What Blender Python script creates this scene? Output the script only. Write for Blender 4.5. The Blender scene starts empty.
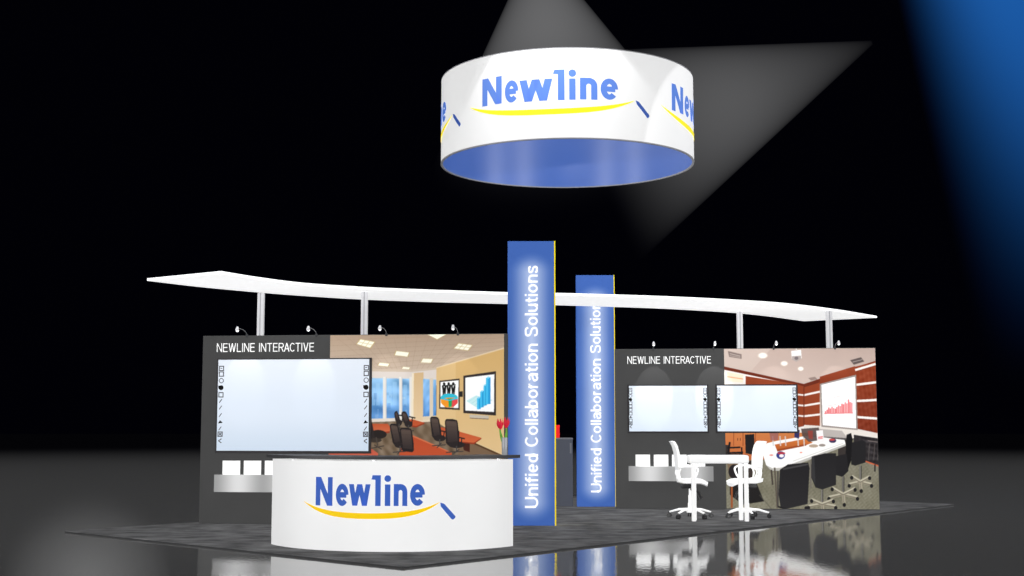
import bpy, bmesh, math, random
import numpy as np
from mathutils import Vector, Matrix

random.seed(4)
SC = bpy.context.scene
COL = SC.collection
PI = math.pi

# ------------------------------------------------------------------ camera model
F, HZ, H = 1308.0, 422.2, 1.309
PITCH = math.atan((HZ - 288) / F)
CP, SP = math.cos(PITCH), math.sin(PITCH)

def ray(px, py):
    a = (px - 512) / F; b = (288 - py) / F
    return Vector((a, CP - b * SP, SP + b * CP))

def at(px, py, Y):                       # point on the vertical plane at depth Y
    d = ray(px, py); t = Y / d.y
    return Vector((d.x * t, Y, H + d.z * t))

def atz(px, py, z=0.0):                  # point on a horizontal plane
    d = ray(px, py); t = (z - H) / d.z
    return Vector((d.x * t, d.y * t, z))

def proj(x, y, z):
    z = z - H
    d = y * CP + z * SP; u = z * CP - y * SP
    return 512 + F * x / d, 288 - F * u / d

cam_d = bpy.data.cameras.new('camera'); cam = bpy.data.objects.new('camera', cam_d)
COL.objects.link(cam)
cam.location = (0, 0, H); cam.rotation_euler = (PI / 2 + PITCH, 0, 0)
cam_d.sensor_width = 36; cam_d.lens = F / 1024 * 36
cam_d.clip_end = 500
SC.camera = cam
SC.view_settings.view_transform = 'Standard'
SC.view_settings.look = 'None'
w = bpy.data.worlds.new('world'); SC.world = w; w.use_nodes = True
w.node_tree.nodes['Background'].inputs[0].default_value = (0.0004, 0.0004, 0.0014, 1)
w.node_tree.nodes['Background'].inputs[1].default_value = 1

# ------------------------------------------------------------------ materials
def lin(c):
    c = c / 255.0
    return c / 12.92 if c <= 0.04045 else ((c + 0.055) / 1.055) ** 2.4
def rgb(r, g, b): return (lin(r), lin(g), lin(b), 1)

def mat(name, col, rough=0.6, metal=0.0, spec=0.3, emit=0.0, ecol=None, noise=0.0, nscale=8.0):
    m = bpy.data.materials.new(name); m.use_nodes = True
    n = m.node_tree.nodes; l = m.node_tree.links; b = n['Principled BSDF']
    c = rgb(*col)
    b.inputs['Base Color'].default_value = c
    b.inputs['Roughness'].default_value = rough
    b.inputs['Metallic'].default_value = metal
    b.inputs['Specular IOR Level'].default_value = spec
    if emit:
        b.inputs['Emission Color'].default_value = rgb(*(ecol or col))
        b.inputs['Emission Strength'].default_value = emit
    if noise:
        tc = n.new('ShaderNodeTexCoord'); nz = n.new('ShaderNodeTexNoise')
        nz.inputs['Scale'].default_value = nscale; nz.inputs['Detail'].default_value = 4
        rp = n.new('ShaderNodeValToRGB')
        rp.color_ramp.elements[0].position = 0.3; rp.color_ramp.elements[1].position = 0.7
        rp.color_ramp.elements[0].color = tuple(x * (1 - noise) for x in c[:3]) + (1,)
        rp.color_ramp.elements[1].color = tuple(min(1, x * (1 + noise)) for x in c[:3]) + (1,)
        l.new(tc.outputs['Object'], nz.inputs['Vector']); l.new(nz.outputs['Fac'], rp.inputs['Fac'])
        l.new(rp.outputs['Color'], b.inputs['Base Color'])
    return m

M = {}
M['panel'] = mat('charcoal_laminate', (67, 67, 67), 0.7, spec=0.1, noise=0.03, nscale=3)
M['panel_dark'] = mat('charcoal_edge', (56, 57, 60), 0.7, spec=0.1)
M['white'] = mat('white_laminate', (243, 243, 243), 0.55, spec=0.2, noise=0.01, nscale=2)
M['canopy'] = mat('self_lit_canopy_fabric', (235, 235, 235), 0.9, spec=0.05, emit=0.74, ecol=(255, 255, 255))  # emission stands in for light on the underside
M['chair_white'] = mat('white_chair_plastic', (246, 246, 246), 0.4, spec=0.3, emit=0.03, ecol=(255, 255, 255))  # faint emission lifts the shaded sides
M['letter_white'] = mat('white_vinyl', (250, 250, 250), 0.6, spec=0.1, emit=0.1)
M['post'] = mat('brushed_silver_post', (196, 196, 199), 0.6, metal=0.0, noise=0.03, nscale=20)
M['post_groove'] = mat('silver_groove', (150, 150, 154), 0.5, metal=0.2)
M['black'] = mat('black_plastic', (26, 26, 28), 0.45, spec=0.3)
M['frame'] = mat('black_board_frame', (40, 38, 40), 0.5, spec=0.2)
M['slab'] = mat('dark_slab', (56, 56, 58), 0.5, spec=0.2, noise=0.05, nscale=6)
M['alu'] = mat('satin_aluminium', (190, 190, 192), 0.35, metal=0.4)
M['icon'] = mat('grey_icon_print', (66, 66, 70), 0.7, spec=0.1)
M['icon_black'] = mat('black_icon_print', (14, 14, 14), 0.7, spec=0.1)
M['logo_blue'] = mat('blue_logo_vinyl', (58, 96, 184), 0.6, spec=0.1)
M['logo_yellow'] = mat('yellow_logo_vinyl', (250, 207, 8), 0.6, spec=0.1)
M['ring_blue'] = mat('ring_blue_vinyl', (80, 122, 206), 0.6, spec=0.1)
M['ring_navy'] = mat('ring_pen_vinyl', (40, 78, 160), 0.6, spec=0.1)
M['ring_yellow'] = mat('ring_yellow_vinyl', (255, 236, 0), 0.6, spec=0.1)
M['ring_white'] = mat('ring_white_fabric', (234, 234, 234), 0.8, spec=0.1)
M['ring_rim'] = mat('ring_grey_rim', (130, 130, 134), 0.6)
M['edge_yellow'] = mat('yellow_edge_trim', (246, 220, 20), 0.5, spec=0.1)
M['col_side'] = mat('column_side_blue', (52, 92, 172), 0.6, spec=0.1)
M['kiosk'] = mat('slate_cabinet', (72, 75, 84), 0.6, spec=0.1, noise=0.04, nscale=3)
M['kiosk_top'] = mat('slate_cabinet_top', (96, 98, 104), 0.5)
M['red'] = mat('red_gloss', (225, 20, 24), 0.5, emit=0.1)
M['petal'] = mat('red_tulip_petal', (200, 16, 48), 0.6, noise=0.15, nscale=30)
M['stem'] = mat('green_tulip_stem', (96, 150, 50), 0.6, noise=0.15, nscale=30)
M['vase'] = mat('grey_vase', (150, 152, 156), 0.4, metal=0.1, noise=0.05)
M['lampglow'] = mat('lamp_bulb', (255, 255, 255), 0.4, emit=1.2)
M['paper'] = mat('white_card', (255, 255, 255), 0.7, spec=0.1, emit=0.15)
M['platform_edge'] = mat('platform_edge', (46, 46, 47), 0.7, spec=0.1)

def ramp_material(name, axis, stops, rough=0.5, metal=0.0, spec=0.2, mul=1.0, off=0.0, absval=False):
    """smooth colour gradient along an object axis (metres -> 0..1 by mul/off)"""
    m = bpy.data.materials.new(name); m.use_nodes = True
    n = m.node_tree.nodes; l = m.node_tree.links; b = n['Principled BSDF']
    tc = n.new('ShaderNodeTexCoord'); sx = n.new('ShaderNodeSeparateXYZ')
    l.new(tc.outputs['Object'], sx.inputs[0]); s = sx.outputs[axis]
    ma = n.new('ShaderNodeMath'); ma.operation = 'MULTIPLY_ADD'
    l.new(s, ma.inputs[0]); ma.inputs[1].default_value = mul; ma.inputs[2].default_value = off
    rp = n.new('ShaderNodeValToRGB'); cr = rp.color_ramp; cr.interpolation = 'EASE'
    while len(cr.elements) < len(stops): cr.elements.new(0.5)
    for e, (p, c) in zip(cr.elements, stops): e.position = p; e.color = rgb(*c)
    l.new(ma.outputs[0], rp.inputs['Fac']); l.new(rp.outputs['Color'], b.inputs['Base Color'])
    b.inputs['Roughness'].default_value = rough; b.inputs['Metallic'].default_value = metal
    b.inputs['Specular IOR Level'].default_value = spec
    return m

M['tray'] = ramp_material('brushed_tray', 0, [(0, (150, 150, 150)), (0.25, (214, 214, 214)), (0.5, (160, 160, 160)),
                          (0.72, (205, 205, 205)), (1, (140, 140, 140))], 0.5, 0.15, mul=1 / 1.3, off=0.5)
M['screen'] = ramp_material('whiteboard_surface', 2, [(0, (206, 220, 236)), (0.45, (220, 230, 243)), (1, (226, 233, 243))],
                            0.5, 0, 0.2, mul=0.8, off=0.5)

def column_material(hgt):
    """blue print with a soft pale halo round the lettering"""
    m = bpy.data.materials.new('blue_column_print'); m.use_nodes = True
    n = m.node_tree.nodes; l = m.node_tree.links; b = n['Principled BSDF']
    tc = n.new('ShaderNodeTexCoord'); sx = n.new('ShaderNodeSeparateXYZ'); l.new(tc.outputs['Object'], sx.inputs[0])
    def math_(op, a, bb=None, c=None):
        x = n.new('ShaderNodeMath'); x.operation = op
        for i, v in enumerate((a, bb, c)):
            if v is None: continue
            if isinstance(v, (int, float)): x.inputs[i].default_value = v
            else: l.new(v, x.inputs[i])
        return x.outputs[0]
    # distance to the text segment (x = 0, z from z0 to z1)
    z0, z1 = hgt * 0.085, hgt * 0.885
    zc = math_('MINIMUM', math_('MAXIMUM', sx.outputs[2], z0), z1)
    dz = math_('MULTIPLY', math_('SUBTRACT', sx.outputs[2], zc), 1.1)
    dd = math_('SQRT', math_('ADD', math_('MULTIPLY', dz, dz), math_('MULTIPLY', sx.outputs[0], sx.outputs[0])))
    g = math_('SUBTRACT', 1.0, math_('MULTIPLY', dd, 1 / 0.31))
    rp = n.new('ShaderNodeValToRGB'); cr = rp.color_ramp; cr.interpolation = 'B_SPLINE'
    cr.elements.new(0.45)
    for e, (p, c) in zip(cr.elements, [(0.0, (56, 93, 170)), (0.45, (88, 123, 190)), (1.0, (190, 206, 238))]):
        e.position = p; e.color = rgb(*c)
    l.new(g, rp.inputs['Fac']); l.new(rp.outputs['Color'], b.inputs['Base Color'])
    b.inputs['Roughness'].default_value = 0.6; b.inputs['Specular IOR Level'].default_value = 0.1
    return m

# ------------------------------------------------------------------ object helpers
def link(name, bm_or_me, m=None, parent=None, smooth=False, mats=None):
    if isinstance(bm_or_me, bmesh.types.BMesh):
        me = bpy.data.meshes.new(name); bm_or_me.normal_update(); bm_or_me.to_mesh(me); bm_or_me.free()
    else: me = bm_or_me
    if mats:
        for x in mats: me.materials.append(x)
    elif m is not None: me.materials.append(m)
    if smooth:
        me.shade_smooth() if smooth is True else None
        if smooth == 'auto':
            for p in me.polygons: p.use_smooth = True
            me.set_sharp_from_angle(angle=math.radians(38))
    o = bpy.data.objects.new(name, me); COL.objects.link(o)
    if parent: o.parent = parent
    return o

def thing(name, label, cat, loc=(0, 0, 0), rotz=0, group=None):
    o = bpy.data.objects.new(name, None); COL.objects.link(o); o.empty_display_size = 0.1
    o.location = loc; o.rotation_euler = (0, 0, rotz); tag(o, label, cat, group)
    return o

def tag(o, label=None, cat=None, group=None, kind=None):
    if label: o['label'] = label
    if cat: o['category'] = cat
    if group: o['group'] = group
    if kind: o['kind'] = kind
    return o

def dup(root, loc, rotz=None, label=None):
    r = root.copy(); COL.objects.link(r); r.location = loc
    if rotz is not None: r.rotation_euler = (0, 0, rotz)
    if label: r['label'] = label
    for ch in list(root.children):
        c = ch.copy(); COL.objects.link(c); c.parent = r
        for g in ch.children:
            d = g.copy(); COL.objects.link(d); d.parent = c
    return r

def add_box(bm, x0, x1, y0, y1, z0, z1, bev=0.0, seg=2, mi=0):
    vs = [bm.verts.new((x, y, z)) for z in (z0, z1) for y in (y0, y1) for x in (x0, x1)]
    fs = []
    for q in ((0, 2, 3, 1), (4, 5, 7, 6), (0, 1, 5, 4), (2, 6, 7, 3), (0, 4, 6, 2), (1, 3, 7, 5)):
        f = bm.faces.new([vs[i] for i in q]); f.material_index = mi; fs.append(f)
    if bev:
        es = list({e for f in fs for e in f.edges})
        bmesh.ops.bevel(bm, geom=es, offset=bev, segments=seg, affect='EDGES', profile=0.5)
    return vs

def box_bm(*a, **k):
    bm = bmesh.new(); add_box(bm, *a, **k); return bm

def add_tube(bm, pts, r, seg=10, cap=True, radii=None, squash=None):
    pts = [Vector(p) for p in pts]; rings = []
    up = Vector((0, 0, 1))
    prev = None
    for i, p in enumerate(pts):
        t = (pts[min(i + 1, len(pts) - 1)] - pts[max(i - 1, 0)]).normalized()
        if prev is None:
            a = t.cross(up)
            if a.length < 1e-3: a = t.cross(Vector((0, 1, 0)))
            a.normalize()
        else:
            a = (prev - t * prev.dot(t)).normalized()
        prev = a; b = t.cross(a)
        rr = radii[i] if radii else r
        s = squash or 1
        rings.append([bm.verts.new(p + a * rr * math.cos(2 * PI * k / seg) + b * rr * s * math.sin(2 * PI * k / seg)) for k in range(seg)])
    for i in range(len(rings) - 1):
        for k in range(seg):
            bm.faces.new((rings[i][k], rings[i][(k + 1) % seg], rings[i + 1][(k + 1) % seg], rings[i + 1][k]))
    if cap:
        bm.faces.new(list(reversed(rings[0]))); bm.faces.new(rings[-1])

def tube_bm(*a, **k):
    bm = bmesh.new(); add_tube(bm, *a, **k); bmesh.ops.recalc_face_normals(bm, faces=bm.faces); return bm

def add_lathe(bm, prof, seg=24, c=(0, 0, 0), sx=1, sy=1):
    rings = []
    for r, z in prof:
        rings.append([bm.verts.new((c[0] + sx * r * math.cos(2 * PI * k / seg), c[1] + sy * r * math.sin(2 * PI * k / seg), c[2] + z)) for k in range(seg)])
    for i in range(len(rings) - 1):
        for k in range(seg):
            bm.faces.new((rings[i][k], rings[i][(k + 1) % seg], rings[i + 1][(k + 1) % seg], rings[i + 1][k]))
    bm.faces.new(list(reversed(rings[0]))); bm.faces.new(rings[-1])

def lathe_bm(*a, **k):
    bm = bmesh.new(); add_lathe(bm, *a, **k); return bm

def prism_bm(poly, z0, z1):              # poly: list of (x, y), counter-clockwise
    bm = bmesh.new()
    a = [bm.verts.new((x, y, z0)) for x, y in poly]; b = [bm.verts.new((x, y, z1)) for x, y in poly]
    n = len(poly)
    bm.faces.new(list(reversed(a))); bm.faces.new(b)
    for i in range(n): bm.faces.new((a[i], a[(i + 1) % n], b[(i + 1) % n], b[i]))
    bmesh.ops.recalc_face_normals(bm, faces=bm.faces)
    return bm

# ------------------------------------------------------------------ lettering
def stroke_bm(bm, pts, w, closed=False):
    """flat ribbon of width w along a centre line, mitred joins"""
    P = [Vector(p) for p in pts]; n = len(P); L, R_ = [], []
    for i in range(n):
        if closed: a, b = P[(i - 1) % n], P[(i + 1) % n]
        else: a, b = P[max(i - 1, 0)], P[min(i + 1, n - 1)]
        d0 = (P[i] - a); d1 = (b - P[i])
        if d0.length < 1e-9: d0 = d1
        if d1.length < 1e-9: d1 = d0
        d0.normalize(); d1.normalize(); t = (d0 + d1)
        if t.length < 1e-6: t = d0
        t.normalize(); nn = Vector((-t.y, t.x)); k = 1 / max(0.5, abs(nn.dot(Vector((-d0.y, d0.x)))))
        L.append(bm.verts.new((P[i].x + nn.x * w / 2 * k, P[i].y + nn.y * w / 2 * k, 0))); R_.append(bm.verts.new((P[i].x - nn.x * w / 2 * k, P[i].y - nn.y * w / 2 * k, 0)))
    for i in range(n if closed else n - 1):
        j = (i + 1) % n; bm.faces.new((R_[i], R_[j], L[j], L[i]))

def arc_pts(cx, cy, rx, ry, a0, a1, n=16):
    return [(cx + rx * math.cos(math.radians(a0 + (a1 - a0) * i / n)), cy + ry * math.sin(math.radians(a0 + (a1 - a0) * i / n))) for i in range(n + 1)]

def cr_pts(pts, n=30):
    P = [Vector(p) for p in pts]; P = [2 * P[0] - P[1]] + P + [2 * P[-1] - P[-2]]; out = []; m = len(P) - 3
    for i in range(n + 1):
        q = i / n * m; j = min(int(q), m - 1); t = q - j; a, b, c, d = P[j:j + 4]
        out.append(tuple(0.5 * ((2 * b) + (c - a) * t + (2 * a - 5 * b + 4 * c - d) * t * t + (3 * b - a - 3 * c + d) * t ** 3)))
    return out

def glyph(bm, ch, x, t, narrow=1.0):
    """draw one sans-serif letter at x; returns its advance width"""
    h = t / 2; XH = 0.73
    W = dict(U=.72, n=.55, u=.55, i=t, f=.34, e=.56, d=.57, C=.74, o=.59, l=t, a=.55, b=.57, r=.36, t=.34, S=.66, s=.51,
             N=.73, E=.62, W=1.0, L=.58, I=t, T=.66, R=.70, A=.74, V=.70, w=.86)
    if ch == ' ': return .30 * narrow
    w = W[ch] * (narrow if ch not in 'iIl' else 1); l, r, m = x + h, x + w - h, x + w / 2; rx = (r - l) / 2
    S = lambda p, c=False: stroke_bm(bm, p, t, c)
    def para(x0, y0, x1, y1, k=1.12):        # slanted bar with horizontal ends
        q = t * k / 2
        bm.faces.new([bm.verts.new(p + (0,)) for p in ((x0 - q, y0), (x0 + q, y0), (x1 + q, y1), (x1 - q, y1))])
    if ch == 'U': S([(l, 1), (l, .33)] + arc_pts(m, h + .28, rx, .28, 180, 360)[0:] + [(r, 1)])
    elif ch == 'n': S([(l, 0), (l, XH)]); S(arc_pts(m, XH - h - rx * .95, rx, rx * .95, 180, 0) + [(r, 0)])
    elif ch == 'u': S([(r, 0), (r, XH)]); S(arc_pts(m, h + rx * .95, rx, rx * .95, 360, 180) + [(l, XH)])
    elif ch == 'i': S([(l, 0), (l, XH)]); S([(l, .86), (l, 1)])
    elif ch in 'lI': S([(l, 0), (l, 1)])
    elif ch == 'f': c = x + w * .42; S([(c, 0), (c, .8)] + arc_pts(c + .15, .8, .15, .2 - h, 180, 90)[1:] + [(x + w, 1 - h)]); S([(x, XH - h), (x + w, XH - h)])
    elif ch == 'e': cy = XH / 2; S([(l, cy)] + [(r, cy)]); S(arc_pts(m, cy, rx, cy - h, 0, 318, 26))
    elif ch == 'o': S(arc_pts(m, XH / 2, rx, XH / 2 - h, 0, 360, 28)[:-1], True)
    elif ch == 'd': S([(r, 0), (r, 1)]); S(arc_pts(m, XH / 2, rx, XH / 2 - h, 0, 360, 28)[:-1], True)
    elif ch == 'b': S([(l, 0), (l, 1)]); S(arc_pts(m, XH / 2, rx, XH / 2 - h, 0, 360, 28)[:-1], True)
    elif ch == 'C': S(arc_pts(m, .5, rx, .5 - h, 42, 318, 30))
    elif ch == 'a':
        S([(r, 0), (r, XH - .22)] + arc_pts(m, XH - .2 - h * .2, rx, .2 - h * .8, 0, 155, 12)[1:])
        S(cr_pts([(r, XH * .60), (m + .02, XH * .56), (l + .02, XH * .44), (l, XH * .25), (l + .08, h), (m, h), (r, XH * .26)], 24))
    elif ch == 'r': S([(l, 0), (l, XH)]); S(arc_pts(l + .22, XH - h - .2, .22, .2, 180, 88, 10))
    elif ch == 't': c = x + w * .42; S([(c, .94), (c, .2)] + arc_pts(c + .13, h + .12, .13, .12, 180, 270, 6) + [(x + w, h)]); S([(x, XH - h), (x + w, XH - h)])
    elif ch in 'Ss':
        H_ = 1 if ch == 'S' else XH
        S(cr_pts([(r, H_ * .73), (r - rx * .25, H_ * .9), (m, H_ - h), (l + rx * .2, H_ * .89), (l, H_ * .73), (l + rx * .35, H_ * .585), (m, H_ * .52), (r - rx * .3, H_ * .44), (r, H_ * .27), (r - rx * .2, H_ * .11), (m, h), (l + rx * .25, H_ * .1), (l, H_ * .28)], 40))
    elif ch == 'N': S([(l, 0), (l, 1)]); S([(r, 0), (r, 1)]); para(l + h * .1, 1, r - h * .1, 0, 1.15)
    elif ch == 'E': S([(l, 0), (l, 1)]); [S([(l, y), (x + w - d, y)]) for y, d in ((h, 0), (.53, .05), (1 - h, .01))]
    elif ch == 'L': S([(l, 0), (l, 1)]); S([(l, h), (x + w, h)])
    elif ch == 'T': S([(m, 0), (m, 1)]); S([(x, 1 - h), (x + w, 1 - h)])
    elif ch in 'Ww':
        H_ = 1 if ch == 'W' else XH; q = w / 4
        para(x + h, H_, x + q * 1.08, 0); para(x + q * 1.08, 0, m, H_); para(m, H_, x + w - q * 1.08, 0); para(x + w - q * 1.08, 0, x + w - h, H_)
    elif ch == 'V': para(x + h, 1, m, 0); para(m, 0, x + w - h, 1)
    elif ch == 'A': para(x + h, 0, m, 1); para(m, 1, x + w - h, 0); S([(x + w * .24, .32), (x + w * .76, .32)])
    elif ch == 'R':
        S([(l, 0), (l, 1)]); S([(l, 1 - h), (r - .2, 1 - h)] + arc_pts(r - .2, .75 - h * .5, .2, .25 - h * .5, 90, -90, 12) + [(l, .5)]); para(m + .02, .5, r - h * .1, 0)
    return w

def text_bm(s, weight=.15, gap=.10, narrow=1.0):
    bm = bmesh.new(); x = 0
    for i, ch in enumerate(s): x += glyph(bm, ch, x, weight, narrow) + gap * (.3 if s[i:i + 2] in ('CT', 'Co', 'RA', 'AC') else 1)
    for v in bm.verts: v.co.z = 0
    return bm

def fit(bm, x0, x1, y0, y1):
    xs = [v.co.x for v in bm.verts]; ys = [v.co.y for v in bm.verts]
    a, b, c, d = min(xs), max(xs), min(ys), max(ys)
    for v in bm.verts:
        v.co = Vector((x0 + (v.co.x - a) / (b - a) * (x1 - x0), y0 + (v.co.y - c) / (d - c) * (y1 - y0), 0))

def merge(bms):
    out = bmesh.new()
    for b in bms:
        me = bpy.data.meshes.new('t'); b.to_mesh(me); b.free(); out.from_mesh(me); bpy.data.meshes.remove(me)
    return out

def band_bm(top, bot):                   # strip between two polylines, flat
    bm = bmesh.new()
    a = [bm.verts.new((x, y, 0)) for x, y in top]; b = [bm.verts.new((x, y, 0)) for x, y in bot]
    for i in range(len(a) - 1): bm.faces.new((b[i], b[i + 1], a[i + 1], a[i]))
    return bm

def logo_parts(L):
    """L: dict of letter boxes, swoosh and pen in flat units (x right, y up)"""
    letters = []
    for ch, (x0, x1, y0, y1) in L['letters']:
        if ch == 'l':                    # stem with the little flag at the top left
            wdt = x1 - x0; st = x0 + wdt * 0.42
            hgt = y1 - y0
            b = bmesh.new()
            pts = [(st, y0), (x1, y0), (x1, y1), (x0 + 0.12 * wdt, y1), (x0, y1 - hgt * 0.14), (st, y1 - hgt * 0.15)]
            b.faces.new([b.verts.new((x, y, 0)) for x, y in pts]); letters.append(b); continue
        if ch == 'i':
            b = bmesh.new(); hgt = y1 - y0; c = (x0 + x1) / 2; wd = (x1 - x0) * 0.42
            b.faces.new([b.verts.new((x, y, 0)) for x, y in ((c - wd, y0), (c + wd, y0), (c + wd, y0 + hgt * 0.70), (c - wd, y0 + hgt * 0.70))])
            r = (x1 - x0) / 2 * 1.02
            b.faces.new([b.verts.new((c + r * math.cos(t * PI / 8), y1 - r + r * math.sin(t * PI / 8), 0)) for t in range(16)])
            letters.append(b); continue
        b = text_bm(ch, {'N': .205, 'e': .185, 'w': .18, 'n': .20}[ch]); fit(b, x0, x1, y0, y1); letters.append(b)
    word = merge(letters)
    (xa, ya), (xm, ym), (xb, yb) = L['swoosh']; th = L['th']
    top = []; bot = []
    # smile: quadratic through the three points, thin at the tips
    for i in range(41):
        t = i / 40; x = xa + (xb - xa) * t
        l0 = (x - xm) * (x - xb) / ((xa - xm) * (xa - xb)); l1 = (x - xa) * (x - xb) / ((xm - xa) * (xm - xb)); l2 = (x - xa) * (x - xm) / ((xb - xa) * (xb - xm))
        q = ya * l0 + ym * l1 + yb * l2
        tt = abs(2 * t - 1); q2 = q - L.get('flat', 0.0) * (tt ** 2 - tt ** 4) * 4
        hh = th * (1 - tt ** 3.4) * 0.5 + th * 0.04
        top.append((x, q2 + hh)); bot.append((x, q2 - hh))
    sw = band_bm(top, bot)
    (px0, py0), (px1, py1) = L['pen']; d = Vector((px1 - px0, py1 - py0)); ln = d.length; d.normalize(); nrm = Vector((-d.y, d.x)); wv = L['pw']
    P = Vector((px0, py0)); b = bmesh.new()
    pts = [P, P + d * ln * 0.16 + nrm * wv * 0.5, P + d * ln * 0.95 + nrm * wv * 0.55, P + d * ln + nrm * wv * 0.3, P + d * ln - nrm * wv * 0.3,
           P + d * ln * 0.95 - nrm * wv * 0.55, P + d * ln * 0.16 - nrm * wv * 0.5]
    b.faces.new([b.verts.new((p.x, p.y, 0)) for p in pts])
    return word, sw, b

def slice_x(bm, step):
    bmesh.ops.triangulate(bm, faces=bm.faces)
    xs = [v.co.x for v in bm.verts]; x = math.ceil(min(xs) / step) * step
    while x < max(xs):
        bmesh.ops.bisect_plane(bm, geom=bm.verts[:] + bm.edges[:] + bm.faces[:], plane_co=(x, 0, 0), plane_no=(1, 0, 0), dist=1e-6)
        x += step

def mapped(bm, fn):
    for v in bm.verts: v.co = Vector(fn(v.co.x, v.co.y))
    return bm

# ------------------------------------------------------------------ painter for the printed murals
class Paint:
    """a small procedural painter: flat colour polygons on a grid, addressed in mural units"""
    def __init__(s, x0, x1, y0, y1, k=5):
        s.x0, s.y0, s.k = x0, y0, k
        s.w = int((x1 - x0) * k) + 1; s.h = int((y1 - y0) * k) + 1
        s.im = np.zeros((s.h, s.w, 3)); s.T = lambda p: p
        yy, xx = np.mgrid[0:s.h, 0:s.w]; s.X = x0 + (xx + .5) / k; s.Y = y0 + (yy + .5) / k
    def _blend(s, m, c, a, sl):
        c = np.array(c, float)
        s.im[sl] = np.where(m[..., None], s.im[sl] * (1 - a) + c * a, s.im[sl])
    def sub(s, x0, x1, y0, y1):
        i0 = max(0, int((y0 - s.y0) * s.k) - 1); i1 = min(s.h, int((y1 - s.y0) * s.k) + 2)
        j0 = max(0, int((x0 - s.x0) * s.k) - 1); j1 = min(s.w, int((x1 - s.x0) * s.k) + 2)
        return (slice(i0, max(i0, i1)), slice(j0, max(j0, j1)))
    def mask(s, pts, sl):
        X = s.X[sl]; Y = s.Y[sl]; m = np.zeros(X.shape, bool); n = len(pts)
        for i in range(n):
            xa, ya = pts[i]; xb, yb = pts[(i + 1) % n]
            if ya == yb: continue
            m ^= ((ya > Y) != (yb > Y)) & (X < (xb - xa) * (Y - ya) / (yb - ya) + xa)
        return m
    def poly(s, pts, c, a=1.0, c2=None, vert=True):
        pts = [s.T(p) for p in pts]; xs = [p[0] for p in pts]; ys = [p[1] for p in pts]
        sl = s.sub(min(xs), max(xs), min(ys), max(ys)); m = s.mask(pts, sl)
        if c2 is None: s._blend(m, c, a, sl)
        else:
            t = (s.Y[sl] - min(ys)) / (max(ys) - min(ys) + 1e-6) if vert else (s.X[sl] - min(xs)) / (max(xs) - min(xs) + 1e-6)
            cc = np.array(c, float) * (1 - t[..., None]) + np.array(c2, float) * t[..., None]
            s.im[sl] = np.where(m[..., None], s.im[sl] * (1 - a) + cc * a, s.im[sl])
    def ell(s, cx, cy, rx, ry, c, a=1.0, soft=0.0):
        (cx, cy) = s.T((cx, cy)); sc = getattr(s, 'sc', 1); rx *= sc; ry *= sc
        sl = s.sub(cx - rx * 1.8, cx + rx * 1.8, cy - ry * 1.8, cy + ry * 1.8)
        d = np.sqrt(((s.X[sl] - cx) / rx) ** 2 + ((s.Y[sl] - cy) / ry) ** 2)
        al = np.clip((1 + soft - d) / (2 * soft + 1e-6), 0, 1) * a if soft else (d < 1) * a
        s.im[sl] = s.im[sl] * (1 - al[..., None]) + np.array(c, float) * al[..., None]
    def line(s, x0, y0, x1, y1, w, c, a=1.0):
        dx, dy = x1 - x0, y1 - y0; L = math.hypot(dx, dy) or 1; nx, ny = -dy / L * w / 2, dx / L * w / 2
        s.poly([(x0 + nx, y0 + ny), (x1 + nx, y1 + ny), (x1 - nx, y1 - ny), (x0 - nx, y0 - ny)], c, a)
    def blotch(s, pts, amp, scale, seed):
        pts = [s.T(p) for p in pts]; xs = [p[0] for p in pts]; ys = [p[1] for p in pts]
        sl = s.sub(min(xs), max(xs), min(ys), max(ys)); m = s.mask(pts, sl); X, Y = s.X[sl], s.Y[sl]
        r = random.Random(seed); v = 0
        for _ in range(7):
            f = r.uniform(.5, 2.2) / scale; th = r.uniform(0, PI); ph = r.uniform(0, 7)
            v = v + np.sin((X * math.cos(th) + Y * math.sin(th)) * f * 2 * PI + ph)
        s.im[sl] = np.where(m[..., None], s.im[sl] + (v * amp / 3)[..., None], s.im[sl])
    def blur(s, n=1):
        for _ in range(n):
            p = np.pad(s.im, ((1, 1), (1, 1), (0, 0)), 'edge')
            s.im = (p[:-2, 1:-1] + p[2:, 1:-1] + p[1:-1, :-2] + p[1:-1, 2:] + 2 * p[1:-1, 1:-1]) / 6
    def sample(s, x, y):
        u = np.clip((x - s.x0) * s.k - .5, 0, s.w - 1.001); v = np.clip((y - s.y0) * s.k - .5, 0, s.h - 1.001)
        j = u.astype(int); i = v.astype(int); fu = (u - j)[..., None]; fv = (v - i)[..., None]
        im = s.im
        return (im[i, j] * (1 - fu) + im[i, j + 1] * fu) * (1 - fv) + (im[i + 1, j] * (1 - fu) + im[i + 1, j + 1] * fu) * fv

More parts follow.
